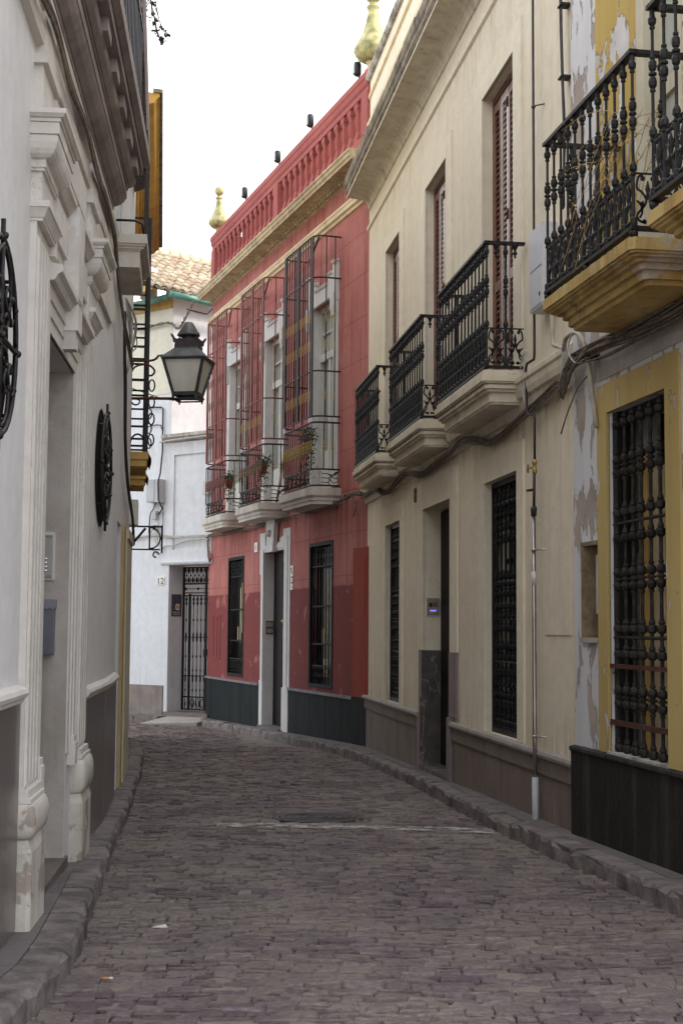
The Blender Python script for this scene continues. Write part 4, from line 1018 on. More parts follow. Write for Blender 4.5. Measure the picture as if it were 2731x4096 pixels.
# ground floor windows
for a, b in gl:
    mb = MB().box(a+.002, a+.06, -.05, .012, -.97, 1.415).box(b-.06, b-.002, -.05, .012, -.97, 1.415).box(a+.06, b-.06, -.05, .012, -.97, -.91).box(a+.06, b-.06, -.05, .012, 1.355, 1.415)
    for zz in (1.02, .36, -.26, -.62): mb.box(a+.06, b-.06, -.045, -.02, zz-.015, zz+.015)
    win = t.part('window', mb, 'grille_green')
    n = 7; w = (b-a-.12)/n
    o = t.part('grille_bar', MB().tube([(a+.06+w/2, -.033, -.91), (a+.06+w/2, -.033, 1.355)], .010, 6), 'iron_grille', win)
    for i in range(1, n): t.again(o, w*i)
    sc = MB()
    for z0, z1 in ((1.05, 1.34), (-.89, -.64)):
        k = 9; ww = (b-a-.12)/k
        for i in range(k):
            s = a+.06+ww*i
            for zz in (z0, (z0+z1)/2): sc.tube([(s+ww/2+ww*.42*math.cos(j*PI/4), -.03, zz+(z1-z0)/4+(z1-z0)*.21*math.sin(j*PI/4)) for j in range(8)], .007, 4, True)
    for s in (a+.10, b-.10):
        for zz in [-.5+.11*j for j in range(13)]: sc.tube([(s+.028*math.cos(j*PI/4), -.03, zz+.045*math.sin(j*PI/4)) for j in range(8)], .006, 4, True)
    t.part('grille_scroll', sc, 'iron_grille', win)
    t.part('pane', MB().box(a+.003, b-.003, -.15, -.13, -.97, 1.417), 'pane_dark', win)
    bl = MB()
    for k, (u, z0, z1) in enumerate(((.46, -.1, .9), (.55, -.3, .8), (.64, -.25, .0), (.71, -.25, .02), (.5, -.8, -.5), (.62, -.8, -.5))): bl.box(a+(b-a)*u, a+(b-a)*u+.05, -.128, -.122, z0, z1)
    t.part('blind', bl, 'curtain', win)
# doorway
a, b = dr
pts = [(a-.36, -1.08), (a-.36, 1.40), (a-.36, 1.77), (a+.06, 1.77), (a+.06, 1.62), (a+.28, 1.62), (a+.28, 1.55), (b-.28, 1.55), (b-.28, 1.62), (b-.06, 1.62), (b-.06, 1.77), (b+.30, 1.77), (b+.30, 1.0), (b+.22, 1.0), (b+.22, -1.08), (b, -1.08), (b, 1.40), (a, 1.40), (a, -1.08)]
mb = MB().face_outline(pts, -.01, .018)
door = t.part('doorway', mb, 'white_trim')
t.part('jamb_block', MB().box(a-.38, a, -.01, .045, -2.2, -1.05), 'white_trim', door); t.part('jamb_block', MB().box(b, b+.24, -.01, .03, -2.2, -.98), 'white_trim', door)
mb = MB().face_outline([(a-.24, -1.05), (a-.24, 1.64), (a+.12, 1.64), (a+.12, 1.52), (b-.12, 1.52), (b-.12, 1.64), (b+.2, 1.64), (b+.2, 1.1), (b+.10, 1.1), (b+.10, -1.0), (b+.04, -1.0), (b+.04, 1.44), (a-.04, 1.44), (a-.04, -1.05)], .017, .034)
t.part('door_moulding', mb, 'white_trim', door)
c = (a+b)/2
mb = MB().face_outline([(c-.16, 1.38), (c-.30, 2.02), (c+.30, 2.02), (c+.16, 1.38)], .015, .10)
k = t.part('keystone', mb, 'white_trim', door)
t.part('keystone_boss', MB().ball((c, .11, 1.72), .07, 8), 'white_trim', k)
t.part('reveal', MB().box(b-.006, b+.004, -.25, .04, -1.86, 1.395), 'white_trim', door)
lf = t.part('door_leaf', MB().box(a, b, -.25, -.175, -1.80, 1.40).box(a+.1, c-.05, -.175, -.165, -1.5, -.2).box(c+.05, b-.1, -.175, -.165, -1.5, -.2).box(a+.1, c-.05, -.175, -.165, 0, 1.2).box(c+.05, b-.1, -.175, -.165, 0, 1.2), 'door_dark', door)
t.part('door_handle', MB().ball((c-.05, -.15, .12), .035, 8), 'brass', lf)
t.part('doorstep', MB().box(a-.02, b+.02, -.25, .12, -2.1, -1.79), 'paving', door)
# plinth, corner cabinet
for s0, s1 in ((.56, a-.385), (b+.245, 10.0)):
    p = t.part('plinth', MB().box(s0, s1, -.01, .03, -2.6, -1.08), 'slate')
    mb = MB(); s = s0
    while s < s1: e = min(s+.62, s1); mb.box(s+.002, e-.002, -.01, .06, -1.079, -1.035); s = e
    t.part('plinth_cap', mb, 'slate_cap', p)
    mj = MB(); s = s0+.5
    while s < s1-.2: mj.box(s, s+.006, .0285, .032, -2.3, -1.09); s += .8
    t.part('plinth_joint', mj, 'void', p)
cb = t.part('corner_cabinet', MB().box(-.12, .52, -.01, .045, -1.03, 1.22), 'orange_red')
t.part('cabinet_door', MB().box(-.04, .16, .045, .052, .2, 1.1), 'orange_red', cb)
t.part('cabinet_foot', MB().box(-.12, .558, -.01, .04, -2.4, -1.032), 'slate', cb)
# moulding, cornice
t.part('moulding', MB().prof([(0, 6.56), (.03, 6.57), (.04, 6.61), (.075, 6.63), (.085, 6.68), (.10, 6.70), (.10, 6.73), (.03, 6.75), (.0, 6.78)], 0, 10.04), 'ochre_mould')
mb = MB().prof([(0, 7.08), (.03, 7.09), (.05, 7.13), (.08, 7.15), (.28, 7.17), (.285, 7.15), (.31, 7.15), (.315, 7.19), (.335, 7.21), (.34, 7.26), (.36, 7.28), (.36, 7.31), (0, 7.35)], 0, 10.05)
co = t.part('cornice', mb, 'ochre_stone')
mb = MB()
mb.box(.08, 9.98, .04, .056, 7.10, 7.153)
for i in range(66): mb.box(.1+i*.15, .1+i*.15+.08, .05, .09, 7.10, 7.152)
t.part('dentil_course', mb, 'ochre_stone', co)
# roof balustrade
mb = MB().box(0, 10, -.16, .04, 7.35, 7.62)
pa = t.part('parapet', mb, 'red_trim')
t.part('hand_rail', MB().prof([(-.18, 8.36), (.04, 8.36), (.055, 8.40), (.06, 8.46), (.075, 8.48), (.075, 8.57), (.05, 8.60), (-.18, 8.62)], 0, 10.02).prof([(-.14, 8.26), (.03, 8.26), (.03, 8.36), (-.14, 8.36)], .0, 10.0), 'red_trim', pa)
bl = MB(); h0, h1 = 7.62, 8.26
q = .33
def bal(mb, s):
    mb.box(s-.080, s+.080, -.07, .02, h0, h0+.10); mb.frustum((s, -.028), .14, .08, h0+.10, .096, .045, h0+.20)
    mb.box(s-.048, s+.048, -.05, -.005, h0+.20, h1-.16); mb.box(s-.024, s+.024, -.005, .003, h0+.22, h1-.18); mb.frustum((s, -.028), .096, .045, h1-.16, .15, .09, h1-.09); mb.box(s-.085, s+.085, -.07, .02, h1-.09, h1)
    return mb
o = t.part('baluster', bal(MB(), q/2+.12), 'red_trim', pa)
for i in range(1, 29): t.again(o, q*i)
for s in (0, 4.85, 9.72):
    t.part('pier', MB().box(s+.0, s+.28, -.17, .05, h0, h1), 'red_trim', pa)
t.part('terrace_screen', MB().box(.1, 9.9, -.72, -.62, 7.35, 8.95).box(9.80, 9.9, -.62, -.19, 7.35, 8.6), 'orange_red')
t.part('roof_house', MB().box(.2, 3.0, -6.5, -4.2, 7.35, 9.6), 'orange_red')

# caged balconies
def cage(c, low_gold, mats):
    nf, w = .45, 1.70; s0, s1 = c-w/2, c+w/2; rr = .16
    def path(z, e=0., close=False):
        p = [(s0-e, .0, z)]
        for i in range(6): x = PI/2*i/5; p.append((s0-e+rr-rr*math.cos(x), nf+e-rr+rr*math.sin(x), z))
        for i in range(6): x = PI/2*i/5; p.append((s1+e-rr+rr*math.sin(x), nf+e-rr+rr*math.cos(x), z))
        p.append((s1+e, 0, z)); return p
    def plan(e): return [(x, y) for x, y, z in path(0, e)]
    mb = MB().plan(plan(.02), 1.96, 2.02).plan(plan(.035), 2.02, 2.085).plan(plan(.06), 2.085, 2.10).plan(plan(.07), 2.10, 2.22)
    bal_o = t.part('balcony', mb, 'slab_white')
    iron_lo, iron_up = mats
    # frieze at the foot
    fz = MB()
    for z in (2.26, 2.52): fz.tube(path(z), .014, 6)
    k = 6; ww = (w-.32)/k
    for i in range(k):
        s = s0+.16+ww*i
        for j in range(4): zz = 2.30+j*.058; fz.tube([(s+.02, nf, zz), (s+ww*.35, nf, zz), (s+ww*.5, nf, zz+.03), (s+ww*.9, nf, zz)], .007, 4)
        fz.tube([(s+ww*.5+ww*.34*math.cos(x*PI/5), nf+.012, 2.39+.11*math.sin(x*PI/5)) for x in range(10)], .009, 5, True)
        fz.tube([(s, nf, 2.27), (s+.02, nf+.01, 2.39), (s, nf, 2.52)], .010, 5)
    for sg, se in ((0, s0), (1, s1)):
        for j in range(3):
            fz.tube([(se, .30-.0, 2.31+j*.07), (se, .20, 2.31+j*.07), (se, .12-.02*j, 2.31+j*.07-.08+.0), (se, .02, 2.28+j*.05)], .007, 4)
            fz.tube([(se, .20, 2.30+j*.07), (se, .08, 2.47-j*.02), (se, .01, 2.49)], .007, 4)
    t.part('frieze', fz, 'iron_dusty', bal_o)
    # balustrade with gilded or oxide beads
    t.part('hand_rail', MB().tube(path(3.27), .016, 6), iron_lo, bal_o)
    n = 13; ww = (w-.2)/(n-1)
    b0 = t.part('baluster', MB().tube([(s0+.1, nf, 2.52), (s0+.1, nf, 3.27)], .0095, 6), iron_lo, bal_o)
    bd = MB().lathe([(.010, 2.78), (.018, 2.80), (.011, 2.82), (.023, 2.85), (.011, 2.88), (.023, 2.91), (.011, 2.94), (.018, 2.96), (.010, 2.98)], s0+.1, nf, 8)
    d0 = t.part('bead', bd, low_gold, bal_o)
    for i in range(1, n): t.again(b0, ww*i); t.again(d0, ww*i)
    for se in (s0, s1):
        for nn in (.12, .27):
            t.again(b0, se-s0-.1, nn-nf); t.again(d0, se-s0-.1, nn-nf)
    # the tall cage above
    cg = t.part('cage_rail', MB().tube(path(3.37), .014, 6), iron_up)
    for z in (4.10, 5.62, 6.30): t.part('cage_rail', MB().tube(path(z), .014, 6), iron_up, cg)
    t.part('cage_brace', MB().bar((s0+.1, nf-.1, 6.297), (s1-.1, .02, 6.297), .03, .02), iron_up, cg)
    for s in (s0+.10, c, s1-.10): t.part('cage_post', MB().box(s-.034, s+.034, nf-.012, nf+.012, 3.37, 6.30), iron_up, cg)
    rows = [5.92, 4.98, 4.52, 3.72]
    k = 5; bays = [(s0+.134, c-.034), (c+.034, s1-.134)]
    sx = [x0+(x1-x0)*(i+.5)/k for x0, x1 in bays for i in range(k)]
    b0 = t.part('cage_bar', MB().tube([(sx[0], nf, 3.37), (sx[0], nf, 6.30)], .0105, 6), iron_up, cg)
    pos = [(s-sx[0], 0) for s in sx[1:]]+[(se-sx[0], nn-nf) for se in (s0, s1) for nn in (.10, .25)]
    for ds, dn in pos: t.again(b0, ds, dn)
    for z in rows:
        bm_ = MB().lathe([(.009, z-.085), (.0175, z-.065), (.010, z-.045), (.018, z-.02), (.010, z), (.018, z+.02), (.010, z+.045), (.0175, z+.062), (.009, z+.085)], sx[0], nf, 7)
        bo = t.part('bead', bm_, ('gold' if (low_gold == 'gold' and z < 5.5) or (low_gold == 'bronze' and z < 3.9) else 'bead_red'), cg)
        for ds, dn in pos: t.again(bo, ds, dn)
M['bronze'] = plain('bronze_bead', (.13, .085, .045), .45, .4, .5, .3, 20.)
M['rail_mid'] = plain('part_faded_iron', (.10, .042, .038), .6, 0., .3, .4, 8.)
cage(cen[0], 'gold', ('iron_purple', 'iron_purple'))
cage(cen[1], 'bronze', ('iron_purple', 'rail_red'))
cage(cen[2], 'bead_red', ('iron_purple', 'rail_red'))
# round badge on the near cage
# outline of a walled-up hatch
t.part('hatch_outline', MB().box(8.88, 9.52, 0, .012, .22, .26).box(8.88, 9.52, 0, .012, -.66, -.62).box(8.90, 8.94, 0, .01, -.62, .22).box(9.16, 9.20, 0, .01, -.62, .22).box(9.46, 9.50, 0, .01, -.62, .22), 'red')

# things on and at the red house
for i, (s, lab) in enumerate(((.52, 'small dark spotlight on the red roof balustrade, nearest the cream house'), (2.95, 'small dark spotlight on the red roof balustrade, second from the cream house'), (4.95, 'small dark spotlight on the red roof balustrade, third from the cream house'), (7.3, 'small dark spotlight on the red roof balustrade, nearest the far golden finial'))):
    q = Thing('spotlight', lab, 'spotlight', R, (s, 0, 8.61), 'spotlights on the red balustrade')
    q.part('bracket', MB().tube([(s, 0, 8.61), (s, .0, 8.70), (s, .04, 8.74)], .016, 6), 'black')
    q.part('lamp_body', MB().lathe([(.04, 8.68), (.062, 8.70), (.065, 8.86), (.05, 8.90), (.02, 8.905)], s, .03, 10), 'black')
    q.part('lens', MB().box(s-.042, s+.042, .085, .099, 8.71, 8.85), 'pane_pale')
def finial(s, n, z, h, lab):
    k = h/1.2
    q = Thing('finial', lab, 'finial', R, (s, n, z), 'gilded finials on the red house')
    q.part('foot', MB().lathe([(.11*k, z), (.11*k, z+.05*k), (.08*k, z+.07*k), (.075*k, z+.13*k), (.10*k, z+.15*k)], s, n, 14), 'ochre_stone')
    q.part('urn', MB().lathe([(.08*k, z+.14*k), (.19*k, z+.20*k), (.245*k, z+.28*k), (.24*k, z+.34*k), (.19*k, z+.43*k), (.13*k, z+.55*k), (.09*k, z+.70*k), (.068*k, z+.84*k), (.066*k, z+.88*k), (.085*k, z+.90*k), (.085*k, z+.92*k), (.05*k, z+.94*k), (.05*k, z+.97*k)], s, n, 24, .045), 'finial')
    q.part('ball', MB().ball((s, n, z+1.085*k), .118*k, 16), 'finial')
finial(.22, -.12, 8.62, 1.42, 'large gilded finial with a ball beside the cream house parapet')
finial(9.86, -.08, 8.60, 1.10, 'smaller gilded finial with a ball on the far corner of the red balustrade')

def pot_plant(s, n, z, lab, seed, trail):
    g = random.Random(seed)
    q = Thing('potted_plant', lab, 'potted plant', R, (s, n, z), 'potted plants in the caged balconies')
    q.part('pot', MB().lathe([(.06, z), (.085, z+.14), (.095, z+.14), (.095, z+.17), (.075, z+.17)], s, n, 10), 'terracotta')
    lf = MB()
    for i in range(520):
        if g.random() < trail:
            p = (s+g.gauss(0, .10), n+g.gauss(0, .05), z+.1-abs(g.gauss(0, .28)))
        else: p = (s+g.gauss(0, .12), n+g.gauss(0, .07), z+.22+g.gauss(0, .07))
        w = g.uniform(.025, .05); d = Vector((g.uniform(-1, 1), g.uniform(-1, 1), g.uniform(-1, .4))).normalized()*w; e = d.cross(Vector((g.uniform(-1, 1), g.uniform(-1, 1), g.uniform(-1, 1)))).normalized()*w*.4; P = Vector(p)
        lf.quad(tuple(P), tuple(P+d*.5+e), tuple(P+d), tuple(P+d*.5-e))
    q.part('foliage', lf, 'leaf')
    q.part('hook', MB().tube([(s, n, z+.14), (s+.01, n+.03, z+.30), (s, .44, z+.30)], .006, 5), 'iron')
pot_plant(2.05, .30, 2.93, 'trailing pot plant inside the caged balcony nearest the cream house', 4, .45)
pot_plant(4.75, .30, 2.78, 'bushy dark pot plant inside the middle caged balcony', 5, .35)
pot_plant(7.25, .28, 2.75, 'light green pot plant inside the far caged balcony beside the white house', 6, .4)
q = single('plank', 'raw wooden plank leaning inside the middle caged balcony', 'plank', MB().bar((4.25, .18, 2.23), (4.20, .05, 3.15), .05, .03, (0, 1, .1)), 'plank', R, (4.25, .18, 2.23))
def plaque(lab, s0, s1, z0, z1, mark, name='wall_plaque'):
    q = Thing(name, lab, 'plaque', R, (s0, 0, z0))
    q.part('plate', MB().box(s0, s1, 0, .022, z0, z1), 'enamel')
    mark(q); return q
plaque('upper white wall plaque with a dark hook mark, right of the red house doorway', 3.74, 3.88, .90, 1.09, lambda q: q.part('mark', MB().tube([(3.78, .026, .95), (3.83, .026, 1.0), (3.83, .026, 1.04), (3.79, .026, 1.05)], .008, 5), 'sign_dark'))
plaque('middle white wall plaque with a red bar, right of the red house doorway', 3.76, 3.88, .80, .875, lambda q: q.part('mark', MB().box(3.79, 3.86, .022, .026, .83, .845), 'sign_red'))
plaque('lowest white wall plaque of three, right of the red house doorway', 3.76, 3.88, .665, .775, lambda q: q.part('mark', MB().box(3.785, 3.86, .022, .026, .70, .71).box(3.785, 3.86, .022, .026, .73, .74), 'sign_dark'))
plaque('small pale tile with a dark numeral between the far window and the red house doorway', 6.05, 6.26, 1.44, 1.62, lambda q: q.part('mark', MB().box(6.14, 6.17, .022, .026, 1.48, 1.58), 'sign_dark'))
s = dr[1]-.006
q = Thing('door_intercom', 'flat grey intercom with two panels on the white reveal of the red house door', 'intercom', R, (s, -.1, 0))
q.part('panel', MB().box(s-.02, s, -.165, -.02, -.12, .13), 'cable_grey'); q.part('speaker', MB().box(s-.024, s-.019, -.155, -.04, .02, .10), 'alu'); q.part('button_row', MB().box(s-.024, s-.019, -.155, -.04, -.09, -.02), 'alu')
mb = MB(); bundle(mb, [(-.05, .10, 2.0), (.25, .12, 2.02), (.6, .11, 2.0), (.95, .10, 1.98), (1.3, .10, 1.95), (2.2, .06, 1.93), (3.3, .06, 1.94), (5, .06, 1.93), (6.4, .06, 1.92), (7.9, .06, 1.93), (9.4, .06, 1.95), (10., .06, 1.95)], 9, .045, .008, .012, 12, .8)
mb.tube([(.62+.09*math.cos(i*PI/7), .14, 2.0+.07*math.sin(i*PI/7)) for i in range(14)], .010, 5, True)
mb.tube(smooth_path([(.35, .12, 2.0), (.22, .12, 1.86), (.28, .12, 1.74), (.34, .11, 1.70)], 5), .010, 5)
single('cable_bundle', 'dark bundle of cables under the three caged balconies of the red house', 'cables', mb, 'cable_grey', R, (5, 0, 1.9), 'overhead cables on the house fronts')
mb = MB(); bundle(mb, [(9.9, .05, 1.95), (9.86, .06, 1.75), (9.80, .06, 1.55), (9.7, .06, 1.42), (9.6, .06, 1.5), (9.75, .06, 1.62)], 3, .03, .012, .01, 14)
single('loose_wire', 'red painted wire hanging at the far corner of the red house', 'cables', mb, 'bead_red', R, (9.8, .06, 1.5))
M['patio'] = plaster('patio_wall_paint', (.78, .74, .60), (.72, .68, .54), (.3, .27, .2), .2, .2)
# ------------------------------------------------------------------ white tiled house and gateway wall at the far end
t = Thing('white_tiled_house', 'tall white corner house with a clay tile roof and green gutter at the far end', 'house', W, (.5, 0, zp(31.5)))
mb = MB().box(-.10, 4.5, -1.3, 0, -2.6, 7.45)
wl = t.part('wall', mb, 'white')
def TW(s, n, z):           # from the house's right-hand face to this thing's own frame
    x, y, _ = T.world(s, n, z); a, b = W.local(x, y); return (a, b, z)
def remap(m):
    m.v = [TW(*p) for p in m.v]; return m
t.part('side_wall', remap(MB().box(.0, 6.0, -.3, -.0, 2.4, 7.56)), 'white')
t.part('patio_wall', remap(MB().box(-.5, 6.0, -5.4, -5.2, -2.6, 2.6)), 'patio')
t.part('sun_block_wall', remap(MB().box(3.4, 3.6, -7.0, 5.2, -2.6, 6.6)), 'patio')  # added wall, placed to keep direct sun off the gate and patio
t.part('patio_floor', remap(MB().box(0.3, 6.0, -7.0, .0, -2.6, -1.95)), 'ramp')
t.part('eave_band', MB().box(-.08, 2.5, .0, .05, 7.14, 7.38), 'ochre_slab')
t.part('warm_coat', MB().box(-.09, 2.5, .0, .012, 5.2, 7.12), 'white_warm')
t.part('plinth', MB().box(.02, 4.5, -.01, .03, -2.6, -1.28), 'grey_dado')
# roof of barrel tiles
g = random.Random(21); vs, fs, tone = [], [], []
up = .628; L = 3.05
def tile(s, r0, r1, rad, th, tn, inv=False):
    """one barrel tile from r0 (low) to r1 (high) up the slope at position s"""
    k = 6; o = len(vs)
    for e, (r, rr) in enumerate(((r0, rad*1.08), (r1, rad*.88))):
        for a in range(k+1):
            x = PI*a/k
            h = rr*math.sin(x)*(.85 if not inv else -.6)
            n = .38-r*math.cos(math.atan(up)); z = 7.38+r*math.sin(math.atan(up))+h+(.0 if not inv else .05)+(.02 if e == 0 else 0)
            vs.append(TW(s-rr*math.cos(x), n, z)); tone.append(tn)
    for a in range(k): fs.append((o+a, o+a+1, o+k+2+a, o+k+1+a))
s = -.75
while s < 4.6:
    r = 0.; rad = .105
    off = g.uniform(-.05, .05)
    while r < L:
        e = min(r+.36, L+.05); q = (g.random(), 0, 0, 1)
        tile(s+g.uniform(-.012, .012), r+off*(r > 0), e+off+.06, rad, .02, q)
        tile(s+.12, r, e+.05, .09, .02, q, True)
        r += .30
    s += .235
me = bpy.data.meshes.new('roof'); me.from_pydata([(x-t.b[0], y-t.b[1], z-t.b[2]) for x, y, z in vs], [], fs)
at = me.color_attributes.new('tone', 'FLOAT_COLOR', 'POINT'); at.data.foreach_set('color', [c for q in tone for c in q])
for p in me.polygons: p.use_smooth = True
me.materials.append(M['tile']); roof = bpy.data.objects.new('roof', me); COL.objects.link(roof); roof.parent = t.o
so = roof.modifiers.new('thickness', 'SOLIDIFY'); so.thickness = .022; so.offset = -1
rb = MB(); sl = math.atan(up)
for i in range(18):
    s = -.8+i*.31; nn = .38-L*math.cos(sl); zz = 7.38+L*math.sin(sl)
    rb.tube([(s, nn, zz+.03+g.uniform(-.01, .015)), (s+.33, nn, zz+.02+g.uniform(-.01, .015))], [.15, .125], 10)
t.part('ridge', remap(rb), 'ochre_mould', roof)
mb = MB().quad((-.8, .32, 7.38), (4.6, .32, 7.38), (4.6, .32-L*math.cos(sl), 7.36+L*math.sin(sl)), (-.8, .32-L*math.cos(sl), 7.36+L*math.sin(sl)))
mb.quad((-.8, .32, 7.38), (-.8, .32-L*math.cos(sl), 7.36+L*math.sin(sl)), (-.8, .32-L*math.cos(sl), 7.3))
t.part('roof_bed', remap(mb), 'ochre_slab', roof)
gt = MB()
pth = lambda z: [(-.42+i*.45, .45, z-.008*i) for i in range(11)]
gt.tube(pth(7.30), .075, 10); t.part('gutter', remap(gt), 'gutter_green')
t.part('gutter', MB().tube([(-.30, .36, 7.30), (.75, .36, 7.24)], .065, 9), 'gutter_green')
mb = MB().bar(TW(.35, .0, 7.16), TW(.9, .05, 7.12), .02, .02).bar(TW(.9, .05, 7.12), TW(1.0, .3, 7.33), .015, .015)
t.part('gutter_bracket', mb, 'rust')
t.part('side_parapet', MB().box(.42, .75, .0, .22, 7.40, 8.1), 'white')

t = Thing('gateway_wall', 'white street wall with a black iron gate beside the red house', 'wall', W, (-.7, 0, zp(31)))
ga, gb = -1.42, -.09
mb = MB()
mb.box(-1.9, ga, -.5, 0, -2.6, 1.36); mb.box(-1.9, -.101, -.5, 0, 1.36, 1.70); mb.box(-1.9, -1.27, -.5, 0, 1.70, 4.08)
mb.box(-.20, -.101, -.5, .0, 1.70, 4.08); mb.box(-1.27, -.20, -.5, 0, 3.80, 4.08); mb.box(-1.27, -.20, -.5, -.04, 1.70, 3.80)
t.part('wall', mb, 'white')
t.part('reveal', MB().box(gb-.004, gb+.0, -.52, -.0, -2.4, 1.36), 'white')
t.part('lintel_moulding', MB().prof([(0, 1.365), (.03, 1.37), (.05, 1.40), (.055, 1.43), (0, 1.45)], -1.75, .12), 'white')
t.part('coping', MB().prof([(-.55, 4.09), (.02, 4.09), (.05, 4.13), (.09, 4.17), (.12, 4.19), (.12, 4.26), (-.2, 4.31), (-.55, 4.31)], -1.9, .10), 'coping')
t.part('threshold', MB().box(ga, gb, -.6, .12, -2.4, -1.84), 'step_stone')
n = -.46
mb = MB()
for s in (ga+.02, ga+.62, gb-.22, gb-.025): mb.box(s-.022, s+.022, n-.02, n+.02, -1.82, (.74 if s == gb-.22 else 1.33))
for z, h in ((1.32, .03), (.96, .035), (.76, .022), (.70, .022), (-.22, .014), (-1.07, .02), (-1.53, .03), (-1.80, .03)): mb.box(ga, gb, n-.015, n+.015, z-h/2, z+h/2)
gate = t.part('gate', mb, 'iron_grille')
bars = [gb-.115-.0]+[gb-.22-.115*(i+1) for i in range(8)]
pr = [(.009, -1.82), (.009, -1.75), (.02, -1.70), (.009, -1.60), (.009, -1.42), (.02, -1.38), (.009, -1.34), (.009, -1.22), (.02, -1.17), (.02, -1.10), (.009, -1.0), (.018, -.95), (.009, -.9), (.008, -.68), (.02, -.64), (.008, -.60), (.008, -.34), (.02, -.29), (.022, -.22), (.02, -.15), (.008, -.1), (.008, .12), (.02, .16), (.008, .20), (.008, .47), (.026, .53), (.012, .57), (.03, .62), (.012, .66), (.02, .69), (.008, .70)]
o = t.part('gate_bar', MB().lathe(pr, bars[0], n, 8), 'iron_grille', gate)
for s in bars[1:]: t.again(o, s-bars[0])
mb = MB()
for i in range(10):
    s = gb-.11-.125*i
    mb.lathe([(.005, .98), (.03, 1.01), (.034, 1.05), (.012, 1.10), (.004, 1.14)], s+.06, n, 7); mb.lathe([(.004, 1.17), (.012, 1.2), (.034, 1.25), (.03, 1.30), (.02, 1.32)], s+.06, n, 7)
    mb.tube([(s, n, .97), (s, n, 1.31)], .008, 5); mb.ball((s, n, 1.145), .022, 6)
mb.tube([(ga, n, .85), (gb, n, .85)], .009, 5); mb.ball(((ga+gb)/2+.2, n, .85), .03, 7)
mb.add([(gb-.03, n, .80), (gb-.03, n, .90), (gb-.16, n, .852), (gb-.16, n+.01, .848)], [(0, 1, 2), (0, 3, 1), (0, 2, 3), (1, 3, 2)])
t.part('fanlight_grille', mb, 'iron_grille', gate)
mb = MB()
for i in range(6):
    s = gb-.33-.15*i
    mb.tube([(s+.055*math.cos(j*PI/5), n, -1.665+.10*math.sin(j*PI/5)) for j in range(10)], .011, 5, True)
t.part('gate_scroll', mb, 'iron_grille', gate)
t.part('lock_box', MB().box(-.86, -.78, n, n+.05, -.62, -.48), 'iron_grille', gate)

mb = MB().box(.02, .26, 0, .018, .935, 1.105)
q = Thing('number_tile', 'white house number tiles reading 12 on the white wall left of the gate', 'house number', W, (.14, 0, .93))
q.part('tile', MB().box(.145, .262, 0, .018, .935, 1.105), 'enamel'); q.part('tile', MB().box(.02, .137, 0, .018, .935, 1.105), 'enamel')
def text(q, word, size, s, n, z, mat, name='lettering', rz=None, fr=W, parent=None):
    cu = bpy.data.curves.new(name, 'FONT'); cu.body = word; cu.size = size; cu.align_x = 'CENTER'; cu.extrude = .002; cu.fill_mode = 'BOTH'
    cu.space_character = 1.0
    tmp = bpy.data.objects.new('tmp', cu); COL.objects.link(tmp)
    dg = bpy.context.evaluated_depsgraph_get(); me = bpy.data.meshes.new_from_object(tmp.evaluated_get(dg)); me.name = name
    bpy.data.objects.remove(tmp); me.materials.clear(); me.materials.append(M[mat])
    o = bpy.data.objects.new(name, me); COL.objects.link(o); o.parent = parent or q.o
    # the wall frame's s axis runs away to the left of a reader, so the text is turned about the vertical
    o.rotation_euler = (PI/2, 0, PI if rz is None else rz); o.location = (q.fr.k*(s-q.b[0]), n-q.b[1], z-q.b[2])
    return o
text(q, '1', .19, .203, .0205, .955, 'black', 'numeral'); text(q, '2', .19, .078, .0205, .955, 'black', 'numeral')

# dark sign plate on the left jamb of the gate recess
s = gb-.004
q = Thing('sign_plate', 'dark upright sign plate with an orange and white emblem on the gate recess wall', 'sign', W, (s, -.25, .2))
q.part('plate', MB().box(s-.015, s, -.40, -.09, .235, .725), 'sign_dark')
def on_jamb(pts, h):            # outline in (n, z) standing off the jamb
    k = len(pts); v = [(s-h, a, b) for a, b in pts]+[(s-.014, a, b) for a, b in pts]
    return MB().add(v, [(i, (i+1) % k, k+(i+1) % k, k+i) for i in range(k)]+[tuple(range(k)), tuple(range(k, 2*k))])
cx, cz = -.26, .445
arc = [(cx+.068*math.cos(PI/2+PI*i/12), cz+.07*math.sin(PI/2+PI*i/12)) for i in range(13)]
q.part('emblem', on_jamb([(-(x-cx)+cx, z) for x, z in arc], .0165), 'sign_red')
sq = on_jamb([(cx-.075, cz-.07), (cx+.02, cz-.07), (cx+.045, cz-.05), (cx+.055, cz), (cx+.045, cz+.05), (cx+.02, cz+.07), (cx-.075, cz+.07)], .0175)
q.part('emblem', sq, 'sign_white')
q.part('emblem', on_jamb([(cx-.055, cz-.03), (cx-.03, cz-.045), (cx-.005, cz-.03), (cx+.03, cz-.03), (cx+.02, cz), (cx+.035, cz+.02), (cx+.01, cz+.03), (cx, cz+.05), (cx-.02, cz+.035), (cx-.045, cz+.04), (cx-.035, cz+.01), (cx-.055, cz)], .0185), 'sign_orange')
mb = MB()
g = random.Random(4)
for zz, a0, a1 in ((.325, -.36, -.13), (.283, -.34, -.16)):
    a = a0
    while a < a1:
        w = g.uniform(.008, .02); v = on_jamb([(a, zz-.009), (a+w, zz-.009), (a+w, zz+.009+g.uniform(0, .006)), (a, zz+.009)], .0165); mb.add(v.v, v.f); a += w+.006
q.part('lettering', mb, 'box_white')

